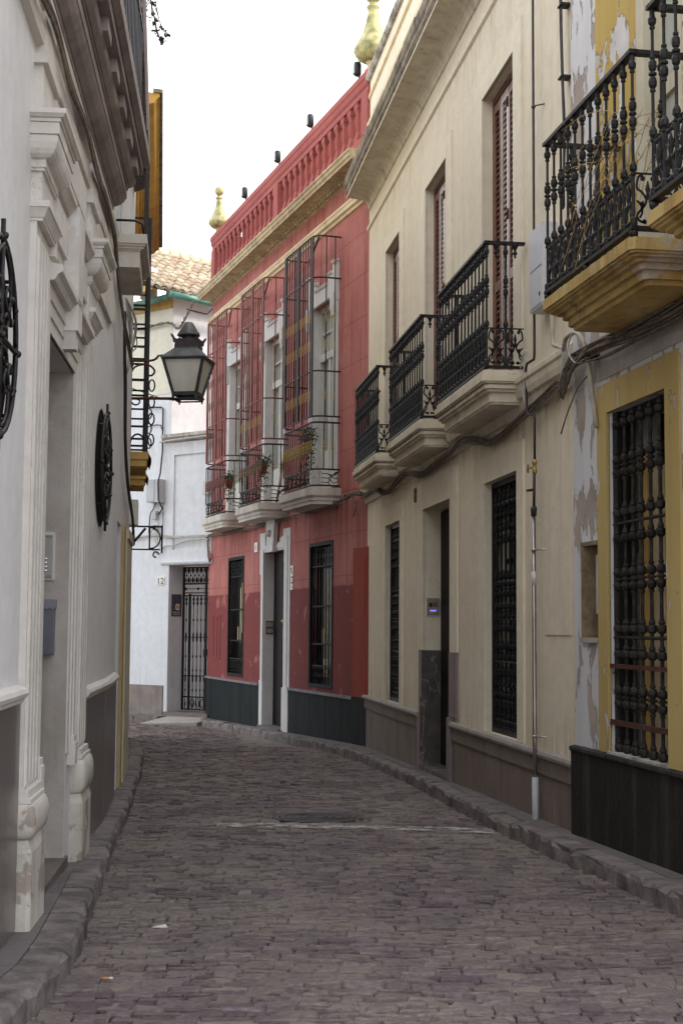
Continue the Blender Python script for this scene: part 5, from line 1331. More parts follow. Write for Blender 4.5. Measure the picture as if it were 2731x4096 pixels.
q = Thing('electric_cabinet', 'large grey metal cabinet high on the white wall beside the dark cable', 'utility box', W, (.25, 0, 2.75))
q.part('case', MB().box(.06, .45, 0, .20, 2.76, 3.27), 'box_grey'); q.part('door', MB().box(.20, .44, .20, .212, 2.78, 3.25), 'box_grey')
q = Thing('junction_box', 'small grey junction box below the large metal cabinet', 'utility box', W, (.3, 0, 2.4))
q.part('case', MB().box(.24, .36, 0, .09, 2.38, 2.57), 'box_grey'); q.part('lid', MB().box(.25, .35, .09, .10, 2.39, 2.56), 'box_grey')
q = Thing('junction_box', 'open dark junction box, lowest of the boxes on the white wall', 'utility box', W, (.3, 0, 2.15))
q.part('case', MB().box(.24, .36, 0, .08, 2.14, 2.27), 'box_cream'); q.part('opening', MB().box(.255, .345, .08, .085, 2.155, 2.255), 'void')
q = Thing('wall_box', 'cream electrical box on the recessed white panel close to the red house', 'utility box', W, (-1.2, 0, 2.9))
q.part('case', MB().box(-1.32, -1.14, -.04, .06, 2.90, 3.16), 'box_cream'); q.part('base', MB().box(-1.34, -1.15, -.04, .09, 2.86, 2.90), 'box_cream')
mb = MB().tube([(.62, .05, 4.94), (.18, .05, 4.90), (.125, .05, 4.86), (.12, .05, 3.9), (.085, .14, 3.4), (.07, .22, 3.2), (.065, .20, 2.8), (.06, .08, 2.62), (.14, .06, 2.55), (.2, .05, 2.5)], .018, 6)
mb.tube([(.07, .05, 2.75), (.06, .05, 2.3), (.10, .05, 2.05)], .010, 5).tube([(.60, .04, 4.5), (.35, .04, 4.52), (.2, .04, 4.5), (.12, .05, 4.35)], .012, 5)
mb.tube(smooth_path([(.27, .08, 2.75), (.36, .06, 2.63), (.46, .05, 2.52), (.49, .05, 2.3), (.5, .05, 2.1), (.45, .05, 2.03)], 4), .013, 6)
single('wall_cable', 'dark cable running down the corner of the white house to the grey boxes', 'cables', mb, 'cable_dark', W, (.1, 0, 3.4))
mb = MB(); bundle(mb, [(.95, .04, 2.0), (.6, .05, 2.03), (.36, .05, 2.05), (.1, .05, 2.02), (-.21, .04, 1.985), (-.8, .04, 1.98), (-1.4, .05, 1.975)], 5, .03, .011, .006, 31)
bundle(mb, [(.45, .04, 1.78), (.2, .04, 1.62), (-.0, .04, 1.79), (-.29, .04, 1.81), (-.78, .04, 1.91), (-1.38, .05, 1.90)], 2, .015, .010, .006, 32)
for p in ([(.22, .05, 2.38), (.20, .05, 2.15), (.30, .05, 1.9), (.1, .05, 1.8)], [(.28, .05, 2.14), (.22, .05, 2.0), (.24, .05, 1.8)], [(.36, .05, 2.2), (.44, .05, 2.1), (.5, .05, 2.0)]): mb.tube(smooth_path(p, 4), .009, 5)
single('cable_bundle', 'pale cables strung across the white wall above the gate', 'cables', mb, 'cable_pale', W, (0, 0, 2.0), 'overhead cables on the house fronts')
mb = MB(); bundle(mb, [(.12, .13, 4.10), (-.2, .13, 4.11), (-.7, .13, 4.12), (-1.35, .14, 4.13)], 4, .02, .016, .004, 33)
single('cable_bundle', 'cables tucked under the stained coping of the white wall', 'cables', mb, 'cable_pale', W, (-.6, 0, 4.1), 'overhead cables on the house fronts')
# twisted cable slung from the red cornice corner to the tiled house
p0 = W.world(1.0, .1, 6.75); p1 = W.world(-.05, .12, 6.78); p3 = R.world(10.02, .42, 7.12); mid = [(p1[0]*.6+p3[0]*.4, p1[1]*.6+p3[1]*.4-.1, 6.58), (p1[0]*.35+p3[0]*.65, p1[1]*.35+p3[1]*.65-.2, 6.68)]
mb = MB()
path = smooth_path([p0, p1, mid[0], mid[1], p3], 12)
for ph in (0, PI):
    mb.tube([(p[0]+.02*math.cos(i*.9+ph), p[1], p[2]+.02*math.sin(i*.9+ph)) for i, p in enumerate(path)], .016, 5)
single('overhead_cable', 'twisted overhead cable slung from the red cornice corner to the tiled white house', 'cables', mb, 'cable_grey', WORLD, p1)
M['dull_ochre'] = plaster('dull_ochre_paint', (.47, .34, .16), (.41, .29, .13), (.25, .18, .08), .3, .3)
M['dull_stem'] = plain('brown_stem', (.075, .055, .035), .8, 0., .2, .3, 9.)
# ------------------------------------------------------------------ grey portal house, nearest on the left
t = Thing('portal_house', 'pale grey house with a moulded stone portal and oval iron grilles, nearest on the left', 'house', A, (1.4, 0, zp(8)))
S0, S1 = -3.4, 4.52
d0, d1, dz = .78, 2.02, 1.59
OV = [(3.90, .42), (-1.02, .42)]           # oval windows: centre along the wall, half width
oz, oh = 1.20, .42
mb = MB().sheet(S0, S1, -2.2, 3.9, 0, [(d0, d1, -2.2, dz, .30)], .3).shell(S0, S1, -2.2, 7.0, 0, -7)
mb.quad((S0, 0, 3.9), (S1, 0, 3.9), (S1, 0, 7.0), (S0, 0, 7.0))
t.part('wall', mb, 'portal_wall')
# polished plinth with rounded cap
def dado(s0, s1, zc_):
    mb = MB(); s = s0
    while s < s1: e = min(s+1.0, s1); mb.box(s+.001, e-.001, -.01, .02, -2.2, zc_-.075); s = e
    p = t.part('plinth', mb, 'brown_dado')
    mb = MB(); s = s0
    pr = [(0, -.075), (.028, -.073), (.035, -.055), (.05, -.045), (.058, -.025), (.05, -.005), (.03, .004), (0, .012)]
    while s < s1: e = min(s+.62, s1); mb.prof([(n, z+zc_) for n, z in pr], s+.0015, e-.0015, False); s = e
    t.part('plinth_cap', mb, 'portal_trim', p)
dado(S0, -.02, -.29); dado(2.86, S1, -.425)
# portal: stepped architrave, pilasters on pedestals, capitals, keystone
portal = None
mb = MB()
for k, (e, n) in enumerate(((.0, .010), (.075, .020), (.15, .030))):
    a, b, c = d0-e-.075, d1+e+.075, dz+e+.075
    mb.box(a, a+.075, -.01, n, -.78, c); mb.box(b-.075, b, -.01, n, -.78, c); mb.box(a+.075, b-.075, -.01, n, c-.075, c)
door = t.part('doorway', mb, 'portal_trim')
mb = MB().prof([(0, dz+.225), (.06, dz+.23), (.075, dz+.26), (.10, dz+.275), (.10, dz+.31), (0, dz+.33)], d0-.25, d1+.25)
t.part('lintel_moulding', mb, 'portal_trim', door)
t.part('reveal', MB().box(d1-.004, d1+.002, -.295, -.001, -2.0, dz-.002), 'grey_plaster', door)
t.part('door_leaf', MB().box(d0, d1, -.33, -.295, -2.0, dz), 'door_dark', door)
t.part('doorstep', MB().box(d0-.1, d1+.1, -.3, .02, -1.9, zp(8.2)+.05), 'step_stone', door)
for (b0, w0) in ((d0-.225, .12), (d1+.10, .13)):
    t.part('jamb_foot', MB().box(b0, b0+w0, -.01, .05, -.86, -.72).box(b0-.0, b0+w0, -.01, .04, -.72, -.68), 'portal_trim', door)
def pilaster(s0, s1, zb, zt_):
    c = (s0+s1)/2; w = s1-s0
    mb = MB().box(s0, s1, -.01, .032, zt_, 2.09)
    for i in range(4):
        s = s0+w*(.06+.24*i); mb.prof([(.032, zt_+.02), (.046, zt_+.05), (.046, 1.90), (.032, 1.93)], s, s+w*.15)
    p = t.part('pilaster', mb, 'portal_trim')
    ch = .018
    mb = MB().plan([(s0-.035, -.01), (s0-.035, .085-ch), (s0-.035+ch, .085), (s1+.035-ch, .085), (s1+.035, .085-ch), (s1+.035, -.01)], zb-.4, zb+.36)
    mb.add([(s0-.035, -.01, zb+.36), (s1+.035, -.01, zb+.36), (s1+.035, .085, zb+.36), (s0-.035, .085, zb+.36), (s0-.015, -.01, zb+.42), (s1+.015, -.01, zb+.42), (s1+.015, .068, zb+.42), (s0-.015, .068, zb+.42)],
           [(0, 1, 5, 4), (1, 2, 6, 5), (2, 3, 7, 6), (3, 0, 4, 7), (4, 5, 6, 7)])
    t.part('pedestal', mb, 'pedestal', p)
    # rounded cushion base
    mb = MB(); z0, z1 = zb+.42, zt_-.04; n = 7
    rings = []
    for i in range(n+1):
        x = -PI/2+PI*i/n; e = .030*math.cos(x); z = (z0+z1)/2+(z1-z0)/2*math.sin(x)
        rings.append((e, z))
    vs = []; r = .03
    for e, z in rings:
        for a_, b_ in ((s0-.018-e, -.01), (s0-.018-e, .070+e-r), (s0-.018-e+r*.3, .070+e-r*.3), (s0-.018-e+r, .070+e), (s1+.018+e-r, .070+e), (s1+.018+e-r*.3, .070+e-r*.3), (s1+.018+e, .070+e-r), (s1+.018+e, -.01)): vs.append((a_, b_, z))
    fs = [(i*8+j, i*8+j+1, i*8+j+9, i*8+j+8) for i in range(n) for j in range(7)]+[tuple(range(8)), tuple(range(n*8, n*8+8))]
    mb.add(vs, fs, True)
    t.part('cushion_base', mb, 'pedestal', p)
    t.part('base_fillet', MB().box(s0-.02, s1+.02, -.01, .075, zt_-.04, zt_-.02).box(s0-.01, s1+.01, -.01, .062, zt_-.02, zt_+.02), 'portal_trim', p)
    # capital: collar, neck, ovolo, abacus
    mb = MB()
    def slab(e, n_, z0, z1, e2=None, n2=None):
        e2 = e if e2 is None else e2; n2 = n_ if n2 is None else n2
        mb.add([(s0-e, -.01, z0), (s1+e, -.01, z0), (s1+e, n_, z0), (s0-e, n_, z0), (s0-e2, -.01, z1), (s1+e2, -.01, z1), (s1+e2, n2, z1), (s0-e2, n2, z1)],
               [(0, 3, 2, 1), (4, 5, 6, 7), (0, 1, 5, 4), (1, 2, 6, 5), (2, 3, 7, 6), (3, 0, 4, 7)])
    slab(.006, .062, 1.985, 2.0); slab(.012, .066, 2.0, 2.045, .04, .092); slab(.045, .098, 2.045, 2.075)
    slab(-.004, .052, 2.075, 2.235)
    slab(.01, .065, 2.235, 2.25); slab(.018, .072, 2.25, 2.29)
    for i in range(5):
        x0, x1 = PI/2*i/5, PI/2*(i+1)/5
        slab(.02+.06*math.sin(x0), .075+.06*math.sin(x0), 2.29+.10*(1-math.cos(x0)), 2.29+.10*(1-math.cos(x1)), .02+.06*math.sin(x1), .075+.06*math.sin(x1))
    slab(.072, .128, 2.392, 2.398); slab(.083, .140, 2.398, 2.455); slab(.09, .148, 2.457, 2.475); slab(.10, .158, 2.476, 2.49, .115, .172); slab(.118, .176, 2.49, 2.515)
    t.part('capital', mb, 'portal_trim', p)
    mb = MB().box(s0+.01, s1-.01, -.01, .045, 2.515, 2.78).box(s0-.02, s1+.02, -.01, .07, 2.78, 2.83).box(s0+.03, s1-.03, -.01, .05, 2.83, 3.2)
    t.part('impost', mb, 'portal_trim', p)
pilaster(.02, .48, -1.43, -.80); pilaster(2.34, 2.80, -1.48, -.80)
# field above the door: keystone, side brackets, sunk panels
c = (d0+d1)/2
mb = MB().face_outline([(c-.10, dz+.12), (c-.17, 2.42), (c+.17, 2.42), (c+.10, dz+.12)], -.01, .10)
k = t.part('keystone', mb, 'portal_trim')
t.part('keystone_drop', MB().face_outline([(c-.05, dz+.02), (c-.09, dz+.12), (c+.09, dz+.12), (c+.05, dz+.02)], -.01, .085), 'portal_trim', k)
mb = MB().box(.56, c-.2, -.01, .03, 2.02, 2.36).box(c+.2, 2.28, -.01, .03, 2.02, 2.36)
mb.box(.62, c-.26, .03, .05, 2.08, 2.30).box(c+.26, 2.22, .03, .05, 2.08, 2.30)
for s0, s1 in ((.56, c-.2), (c+.2, 2.28)): mb.prof([(0, 2.36), (.05, 2.365), (.075, 2.40), (.09, 2.41), (.09, 2.44), (0, 2.46)], s0-.02, s1+.02)
mb.box(.52, .60, -.01, .06, 1.94, 2.2); mb.box(2.24, 2.32, -.01, .06, 1.94, 2.2)
mb.box(.5, 2.32, -.01, .025, 2.52, 2.86); mb.box(.72, 2.1, .025, .045, 2.58, 2.80)
mb.face_outline([(3.0, 2.52), (3.0, 2.9), (4.6, 2.9), (4.6, 2.52), (4.3, 2.40), (3.3, 2.40)], -.01, .03)
t.part('entablature_panel', mb, 'portal_trim')
mb = MB().prof([(0, 2.88), (.04, 2.89), (.05, 2.95), (.03, 2.96), (.03, 3.06), (.06, 3.08), (.075, 3.13), (0, 3.15)], S0, 4.30)
t.part('architrave', mb, 'portal_trim')
# deep balcony above on moulded courses
E1 = 4.28
mb = MB()
def course(n, z0, z1, n2=None):
    n2 = n if n2 is None else n2; ret = E1-.30+n; ret2 = E1-.30+n2
    mb.add([(S0, -.01, z0), (ret, -.01, z0), (ret, n, z0), (S0, n, z0), (S0, -.01, z1), (ret2, -.01, z1), (ret2, n2, z1), (S0, n2, z1)],
           [(0, 3, 2, 1), (4, 5, 6, 7), (0, 1, 5, 4), (1, 2, 6, 5), (2, 3, 7, 6), (3, 0, 4, 7)])
course(.03, 3.15, 3.24); course(.05, 3.24, 3.27); course(.06, 3.27, 3.30, .10); course(.10, 3.30, 3.335, .125); course(.125, 3.335, 3.36, .135)
course(.14, 3.36, 3.43); course(.15, 3.43, 3.45); course(.16, 3.45, 3.48, .19); course(.19, 3.48, 3.51, .205)
course(.255, 3.60, 3.66); course(.265, 3.66, 3.68, .30); course(.305, 3.68, 3.78); course(.29, 3.78, 3.82)
bal = t.part('balcony', mb, 'balcony_soffit')
mb = MB(); s = E1-.16
while s > S0+1:
    mb.box(s-.34, s-.10, -.01, .235, 3.511, 3.599); s -= .62
mb.box(S0, E1-.12, -.01, .16, 3.511, 3.599)
t.part('modillion', mb, 'balcony_soffit', bal)
mb = MB().bar((S0, .215, 4.78), (E1-.06, .215, 4.78), .045, .022).bar((S0, .215, 3.92), (E1-.06, .215, 3.92), .03, .018).bar((E1-.06, .225, 4.78), (E1-.06, .0, 4.78), .03, .022)
t.part('hand_rail', mb, 'iron', bal)
o = t.part('rail_bar', MB().box(E1-.075, E1-.045, .20, .23, 3.82, 4.77), 'iron', bal)
for i in range(1, 56): t.again(o, -.13*i)
# oval windows
for (c, w) in OV:
    mb = MB(); k = 28
    out = [(c+(w+.03)*math.cos(2*PI*i/k), oz+(oh+.03)*math.sin(2*PI*i/k)) for i in range(k)]
    inn = [(c+w*math.cos(2*PI*i/k), oz+oh*math.sin(2*PI*i/k)) for i in range(k)]
    mb.add([(a, .004, b) for a, b in out]+[(a, .006, b) for a, b in inn]+[(a, -.01, b) for a, b in out]+[(a, .003, b) for a, b in inn],
           [f for i in range(k) for f in ((i, (i+1) % k, k+(i+1) % k, k+i), (k+i, k+(i+1) % k, 3*k+(i+1) % k, 3*k+i))]+[tuple(range(3*k, 4*k))])
    win = t.part('oval_window', mb, 'void')
    n = .044; gr = MB()
    gr.tube([(a, n, b) for a, b in [(c+w*.97*math.cos(2*PI*i/k), oz+oh*.97*math.sin(2*PI*i/k)) for i in range(k)]], .013, 6, True)
    gr.tube([(c, n, oz-oh-.06), (c, n, oz+oh+.07)], .011, 6).tube([(c-w, n, oz), (c+w, n, oz)], .011, 6)
    for sx in (-1, 1):
        for sz in (-1, 1):
            P = lambda u, v: (c+sx*w*u, n+.006, oz+sz*oh*v)
            gr.tube(smooth_path([P(.06, .9), P(.38, .72), P(.46, .45), P(.28, .3), P(.15, .42), P(.24, .52)], 4), .009, 5)
            gr.tube(smooth_path([P(.9, .06), P(.80, .42), P(.58, .5), P(.42, .34), P(.52, .2), P(.62, .28)], 4), .009, 5)
            gr.tube(smooth_path([P(.05, .1), P(.25, .12), P(.34, .22), P(.22, .26), P(.12, .2)], 4), .008, 5)
            gr.ball(P(.46, .45), .018, 6); gr.ball(P(.24, .52), .014, 6); gr.ball(P(.8, .42), .015, 6)
    for a_, b_ in ((c, oz), (c, oz+oh), (c, oz-oh), (c-w, oz), (c+w, oz)): gr.ball((a_, n+.008, b_), .017, 7)
    for a_, b_ in ((c-w*.7, oz+oh*.7), (c+w*.7, oz-oh*.7), (c+w*.7, oz+oh*.7), (c-w*.7, oz-oh*.7)): gr.tube([(a_, 0, b_), (a_, n, b_)], .009, 5)
    t.part('oval_grille', gr, 'iron_worn', win)

# fittings in and on the portal
s = d1-.004
q = Thing('entry_phone', 'silver entry phone panel with four round buttons in the portal reveal', 'intercom', A, (s, -.12, .3))
q.part('surround', MB().box(s-.012, s, -.30+.02, -.088, .285, .585), 'box_cream')
q.part('panel', MB().box(s-.022, s-.011, -.27, -.102, .30, .565), 'alu')
q.part('strip', MB().box(s-.0245, s-.021, -.27, -.104, .548, .563).box(s-.0245, s-.021, -.27, -.104, .302, .318), 'button')
mb = MB()
for i in range(6):
    for j in range(6): mb.box(s-.0235, s-.0215, -.158-.012*i, -.153-.012*i, .462+.009*j, .466+.009*j)
q.part('speaker_holes', mb, 'black')
for i in range(4):
    cz = .342+.0245*i
    q.part('button', MB().add([(s-h, -.146+.0165*rr*math.cos(2*PI*j/12), cz+.0095*rr*math.sin(2*PI*j/12)) for h, rr in ((.0215, 1.), (.028, .8)) for j in range(12)], [(j, (j+1) % 12, 12+(j+1) % 12, 12+j) for j in range(12)]+[tuple(range(12, 24))], True), 'button')
q = Thing('mailbox', 'grey blue metal mailbox with a scalloped roof in the portal reveal', 'mailbox', A, (s, -.15, -.17))
q.part('body', MB().box(s-.085, s, -.27, -.078, -.17, .115), 'mail')
mb = MB(); pts = [(-.275, .165), (-.070, .165), (-.070, .115)]
for i in range(6):
    for j in range(1, 6): pts.append((-.070-.034*(i+j/5.), .115-.012*math.sin(PI*j/5)))
k = len(pts)
v = [(s-.094, a, b) for a, b in pts]+[(s-.0, a, b) for a, b in pts]
q.part('roof', MB().add(v, [(i, (i+1) % k, k+(i+1) % k, k+i) for i in range(k)]+[tuple(range(k)), tuple(range(k, 2*k))]), 'mail_roof')
q.part('door', MB().box(s-.089, s-.084, -.265, -.096, -.150, .085), 'mail'); q.part('lock_plate', MB().box(s-.0905, s-.088, -.20, -.185, -.105, -.075), 'brass')
mb = MB()
path = [(-3.0, .07, 3.02), (-1.4, .07, 2.98), (-.5, .07, 2.96), (.2, .07, 3.04), (.9, .07, 2.99), (1.7, .07, 3.06), (2.3, .07, 3.0), (3.2, .06, 3.05), (4.0, .05, 3.0), (4.5, .05, 2.75), (4.95, .05, 2.62), (5.5, .05, 2.5), (6.1, .05, 2.4)]
path += []
bundle(mb, path, 13, .030, .0062, .01, 41, .8)
single('cable_bundle', 'bundle of dusty cables along the portal cornice of the grey house', 'cables', mb, 'cable_grey', A, (1, 0, 3.0), 'overhead cables on the house fronts')

# ------------------------------------------------------------------ narrow house with a white moulded balcony
t = Thing('narrow_house', 'narrow white house with a small moulded balcony, beyond the grey portal house', 'house', B, (2.4, 0, zp(13.5)))
mb = MB().sheet(0, 4.97, -2.2, 7.0, 0, [(.75, 1.5, 3.4, 5.0, .2), (2.0, 2.75, -2.2, 1.0, .2)], .2).shell(0, 4.97, -2.2, 7.0, 0, -6)
t.part('wall', mb, 'portal_wall')
mb = MB()
for e, z0, z1 in ((.0, 3.06, 3.20), (.012, 3.20, 3.215), (.03, 3.215, 3.235), (.045, 3.235, 3.255), (.06, 3.255, 3.335)): mb.plan([(.58-e, 0), (.58-e, .205+e), (1.62+e, .205+e), (1.62+e, 0)], z0, z1)
bal = t.part('balcony', mb, 'slab_white')
t.part('hand_rail', MB().tube([(.56, .0, 3.46), (.56, .16, 3.46), (.58, .22, 3.44), (.58, .24, 3.335)], .011, 6), 'iron', bal)
o = t.part('rail_bar', MB().box(.60, .612, .235, .247, 3.335, 4.25), 'iron', bal)
for i in range(1, 10): t.again(o, .11*i)
t.part('top_rail', MB().tube([(.58, .0, 4.26), (.58, .24, 4.26), (1.62, .24, 4.26), (1.62, 0, 4.26)], .013, 6), 'iron', bal)
w_ = t.part('balcony_door', MB().box(.75, 1.5, -.19, -.15, 3.4, 5.0), 'pane_dark')
t.part('door_frame', MB().box(.75, .83, -.15, .02, 3.4, 5.0), 'white_wood', w_)
d_ = t.part('street_door', MB().box(2.0, 2.75, -.19, -.15, -2.2, 1.0), 'door_dark')
t.part('door_surround', MB().box(2.95, 3.32, -.01, .03, -2.2, 1.02), 'dull_ochre', d_)
t.part('shop_front', MB().box(3.52, 4.96, -.01, .04, -2.2, .92).box(3.52, 4.97, -.01, .06, .92, 1.02), 'frame_cream')
t.part('plinth', MB().box(0, 1.95, -.01, .022, -2.2, -.50), 'brown_dado')
t.part('plinth_cap', MB().prof([(0, -.50), (.04, -.49), (.05, -.46), (.03, -.43), (0, -.42)], 0, 1.95), 'portal_trim')
mb = MB().prof2([(0, 4.96), (.10, 4.99), (.18, 5.02), (.21, 5.03), (.215, 5.5), (.20, 5.95), (0, 6.0)], [(0, 4.96), (.08, 4.99), (.14, 5.02), (.16, 5.03), (.165, 5.5), (.15, 5.95), (0, 6.0)], .0, 4.6)
t.part('eave', mb, 'speckle')

# ------------------------------------------------------------------ ochre eaved house
t = Thing('ochre_house', 'tall house with ochre eaves and black caged balconies behind the street lantern', 'house', D, (4, 0, zp(20)))
mb = MB().sheet(0, 9., -2.3, 8.6, 0, [(.5, 1.3, 2.2, 4.8, .2), (2.7, 3.3, 2.2, 4.8, .2)], .2).shell(0, 9, -2.3, 8.6, 0, -6)
t.part('wall', mb, 'white_warm')
q0 = [(0, 6.08), (.05, 6.10), (.06, 6.18), (.10, 6.20), (.12, 6.27), (.16, 6.28), (.30, 6.30), (.36, 6.36), (.40, 6.38), (.40, 6.42), (0, 6.44)]
mb = MB().prof2([(n*.66, z) for n, z in q0], [(n*1.02, z) for n, z in q0], .38, 7.4)
ev = t.part('eave', mb, 'ochre_eave')
q0 = [(.28, 6.425), (.44, 6.425), (.46, 6.44), (.46, 6.465), (.28, 6.475)]
t.part('eave_edge', MB().prof2([(n*.66, z) for n, z in q0], [(n*1.02, z) for n, z in q0], .36, 7.42), 'cornice_dirty', ev)
def black_cage(s0, s1, z0, z1):
    mb = MB()
    for e, a, b in ((.0, 1.88, 1.96), (.02, 1.96, 2.05)): mb.plan([(s0-e, 0), (s0-e, .19+e), (s1+e, .19+e), (s1+e, 0)], a, b)
    b_ = t.part('balcony', mb, 'ochre_slab')
    t.part('drip_tile', MB().quad((s0-.02, .20, 2.055), (s1+.02, .20, 2.055), (s1+.02, .245, 1.97), (s0-.02, .245, 1.97)).quad((s0-.02, .20, 2.045), (s1+.02, .20, 2.045), (s1+.02, .24, 1.96), (s0-.02, .24, 1.96)), 'door_dark', b_)
    mb = MB()
    for s in (s0, s1): mb.box(s-.02, s+.02, .16, .20, 2.05, z1)
    for z in (2.12, 2.35, 2.9, 3.3, 3.75, 4.05, 4.45, z1): mb.box(s0, s1, .165, .185, z-.012, z+.012); mb.box(s0-.012, s0+.012, .0, .17, z-.012, z+.012); mb.box(s1-.012, s1+.012, .0, .17, z-.012, z+.012)
    cg = t.part('cage_frame', mb, 'iron', b_)
    o = t.part('cage_bar', MB().box(s0+.07, s0+.088, .168, .186, 2.05, z1), 'iron', b_)
    for i in range(1, int((s1-s0)/.11)): t.again(o, .11*i)
    sc_ = MB()
    for z in (2.2, 2.45, 2.65, 2.85): sc_.tube([(s0+.05+.0*j, .20+.035+.035*math.cos(2*PI*j/10), z+.07*math.sin(2*PI*j/10)) for j in range(10)], .010, 5, True)
    sc_.tube([(s0, .08+.09*math.cos(PI*j/8), 2.12+.14*math.sin(PI*j/8)) for j in range(9)], .012, 5)
    t.part('cage_scroll', sc_, 'iron', b_)
    t.part('shutter', MB().box(s0+.1, s1-.1, -.15, -.10, 2.2, 4.8), 'door_dark', b_)
black_cage(.30, 1.42, 2.05, 4.85); black_cage(2.55, 3.45, 2.05, 4.85)

# weed growing on the eave of the narrow house
g = random.Random(8); st = MB(); lf = MB()
q = Thing('roof_weed', 'small weed with drooping leafy stems growing from the high left eave', 'plant', B, (2.3, .2, 6.0))
for i in range(7):
    s0 = 2.3+g.uniform(-.05, .05); p = [(s0, .10, 5.95)]; a = g.uniform(-.15, 1.25)
    out = g.uniform(.16, .32) if i < 5 else g.uniform(.08, .2)
    tip = (s0+g.uniform(-.2, .1), .10+out, 5.80+.22*math.sin(a))
    path = smooth_path([p[0], (s0, .14+out*.25, p[0][2]+.25+.25*math.sin(a)), (tip[0], tip[1]-.06, tip[2]+.08), tip], 5); st.tube(path, .005, 4)
    for j in range(16):
        c_ = path[g.randrange(5, len(path))]
        w = g.uniform(.03, .06); d = Vector((g.uniform(-1, 1), g.uniform(-.6, 1), g.uniform(-1, .5))).normalized()*w; e = d.cross(Vector((g.uniform(-1, 1), g.uniform(-1, 1), g.uniform(-1, 1)))).normalized()*w*.35
        P = Vector(c_); lf.quad(tuple(P), tuple(P+d*.5+e), tuple(P+d), tuple(P+d*.5-e))
q.part('stem', st, 'dull_stem'); q.part('leaf', lf, 'leaf_dull')

# ------------------------------------------------------------------ street lantern on its wall bracket
LC = (-1.78, 16.15); ang = math.radians(-9)
q = Thing('street_lantern', 'old four sided street lantern with frosted panes on an iron wall bracket', 'street lamp', WORLD, (LC[0], LC[1], 2.6))
z0, z1 = 2.67, 3.065; wb, wt = .27, .47
def cor(w, z, k, o=0.):
    sx, sy = ((-1, -1), (1, -1), (1, 1), (-1, 1))[k % 4]; x, y = sx*(w/2+o), sy*(w/2+o)
    return (LC[0]+x*math.cos(ang)-y*math.sin(ang), LC[1]+x*math.sin(ang)+y*math.cos(ang), z)
mb = MB()
for k in range(4):
    mb.bar(cor(wb, z0, k), cor(wt, z1, k), .034, .034, (0, 1, 0)); mb.bar(cor(wb, z0, k), cor(wb, z0, k+1), .034, .034); mb.bar(cor(wt, z1, k), cor(wt, z1, k+1), .038, .034)
    mb.bar(cor(wb, z0-.06, k), cor(wb, z0-.06, k+1), .03, .014); mb.bar(cor(wb, z0-.06, k), cor(wb, z0, k), .03, .03, (0, 1, 0))
    p = cor(wb, z0-.06, k); mb.tube([p, (p[0], p[1], p[2]-.03)], .010, 5)
q.part('frame', mb, 'lamp_metal')
for k in range(4):
    a, b, c_, d = cor(wb, z0+.015, k, -.006), cor(wb, z0+.015, k+1, -.006), cor(wt, z1-.015, k+1, -.006), cor(wt, z1-.015, k, -.006)
    a2, b2, c2, d2 = cor(wb, z0+.015, k, -.012), cor(wb, z0+.015, k+1, -.012), cor(wt, z1-.015, k+1, -.012), cor(wt, z1-.015, k, -.012)
    q.part('pane', MB().add([a, b, c_, d, a2, b2, c2, d2], [(0, 1, 2, 3), (4, 7, 6, 5), (0, 4, 5, 1), (1, 5, 6, 2), (2, 6, 7, 3), (3, 7, 4, 0)]), 'lamp_glass')
q.part('roof', MB().frustum(LC, wt+.03, wt+.03, z1+.018, .27, .27, 3.195, ang).frustum(LC, wt+.06, wt+.06, z1+.004, wt+.05, wt+.05, z1+.02, ang), 'lamp_roof')
mb = MB().frustum(LC, .27, .27, 3.195, .255, .255, 3.265, ang)
cr = q.part('crown', mb, 'lamp_crown')
mb = MB()
for k in range(4):
    a, b = Vector(cor(.27, 3.23, k, .003)), Vector(cor(.27, 3.23, k+1, .003))
    for i in range(9):
        p = a.lerp(b, .1+.1*i); u = (b-a).normalized()*.006; mb.quad(tuple(p-u-Vector((0, 0, .018))), tuple(p+u-Vector((0, 0, .018))), tuple(p+u+Vector((0, 0, .018))), tuple(p-u+Vector((0, 0, .018))))
q.part('vent_slots', mb, 'black', cr)
mb = MB()
for k in range(4):
    a, b = Vector(cor(.262, 3.26, k)), Vector(cor(.262, 3.26, k+1)); m_ = (a+b)/2; out = (m_-Vector((LC[0], LC[1], 3.26))).normalized()
    pr = [(0, 0), (1, 0), (1.06, .085), (.97, .05), (.86, .04), (.74, .055), (.66, .04), (.5, .05), (.34, .04), (.26, .055), (.14, .04), (.03, .05), (-.06, .085)]
    P = [a+(b-a)*u+Vector((0, 0, h))+out*(h*.35) for u, h in pr]; Q = [p-out*.004 for p in P]; n_ = len(P)
    mb.add([tuple(v) for v in P+Q], [tuple(range(n_)), tuple(range(2*n_-1, n_-1, -1))]+[(i, (i+1) % n_, n_+(i+1) % n_, n_+i) for i in range(n_)])
    c0 = a+Vector((0, 0, 0)); o_ = (c0-Vector((LC[0], LC[1], c0.z))).normalized()
    mb.tube(smooth_path([tuple(c0), tuple(c0+o_*.012+Vector((0, 0, .05))), tuple(c0+o_*.05+Vector((0, 0, .10)))], 4), [.016]*7+[.012, .004], 5)
q.part('crown_leaf', mb, 'lamp_crown', cr)
mb = MB().lathe([(.105, 3.25), (.085, 3.29), (.08, 3.34), (.08, 3.37)], LC[0], LC[1], 14)
ch = q.part('chimney', mb, 'lamp_metal')
q.part('chimney_cap', MB().lathe([(.128, 3.355), (.135, 3.365), (.055, 3.50), (.045, 3.515), (.01, 3.518)], LC[0], LC[1], 16), 'lamp_roof', ch)
wx = lambda y: -2.434-.1495*(y-16.2)
mb = MB().tube([(-2.47, 16.22, 2.635), (-1.97, 16.12, 2.62), (-1.86, 16.12, 2.61)], .017, 7).bar((-1.99, 16.10, 2.61), (-1.58, 16.02, 2.60), .05, .02)
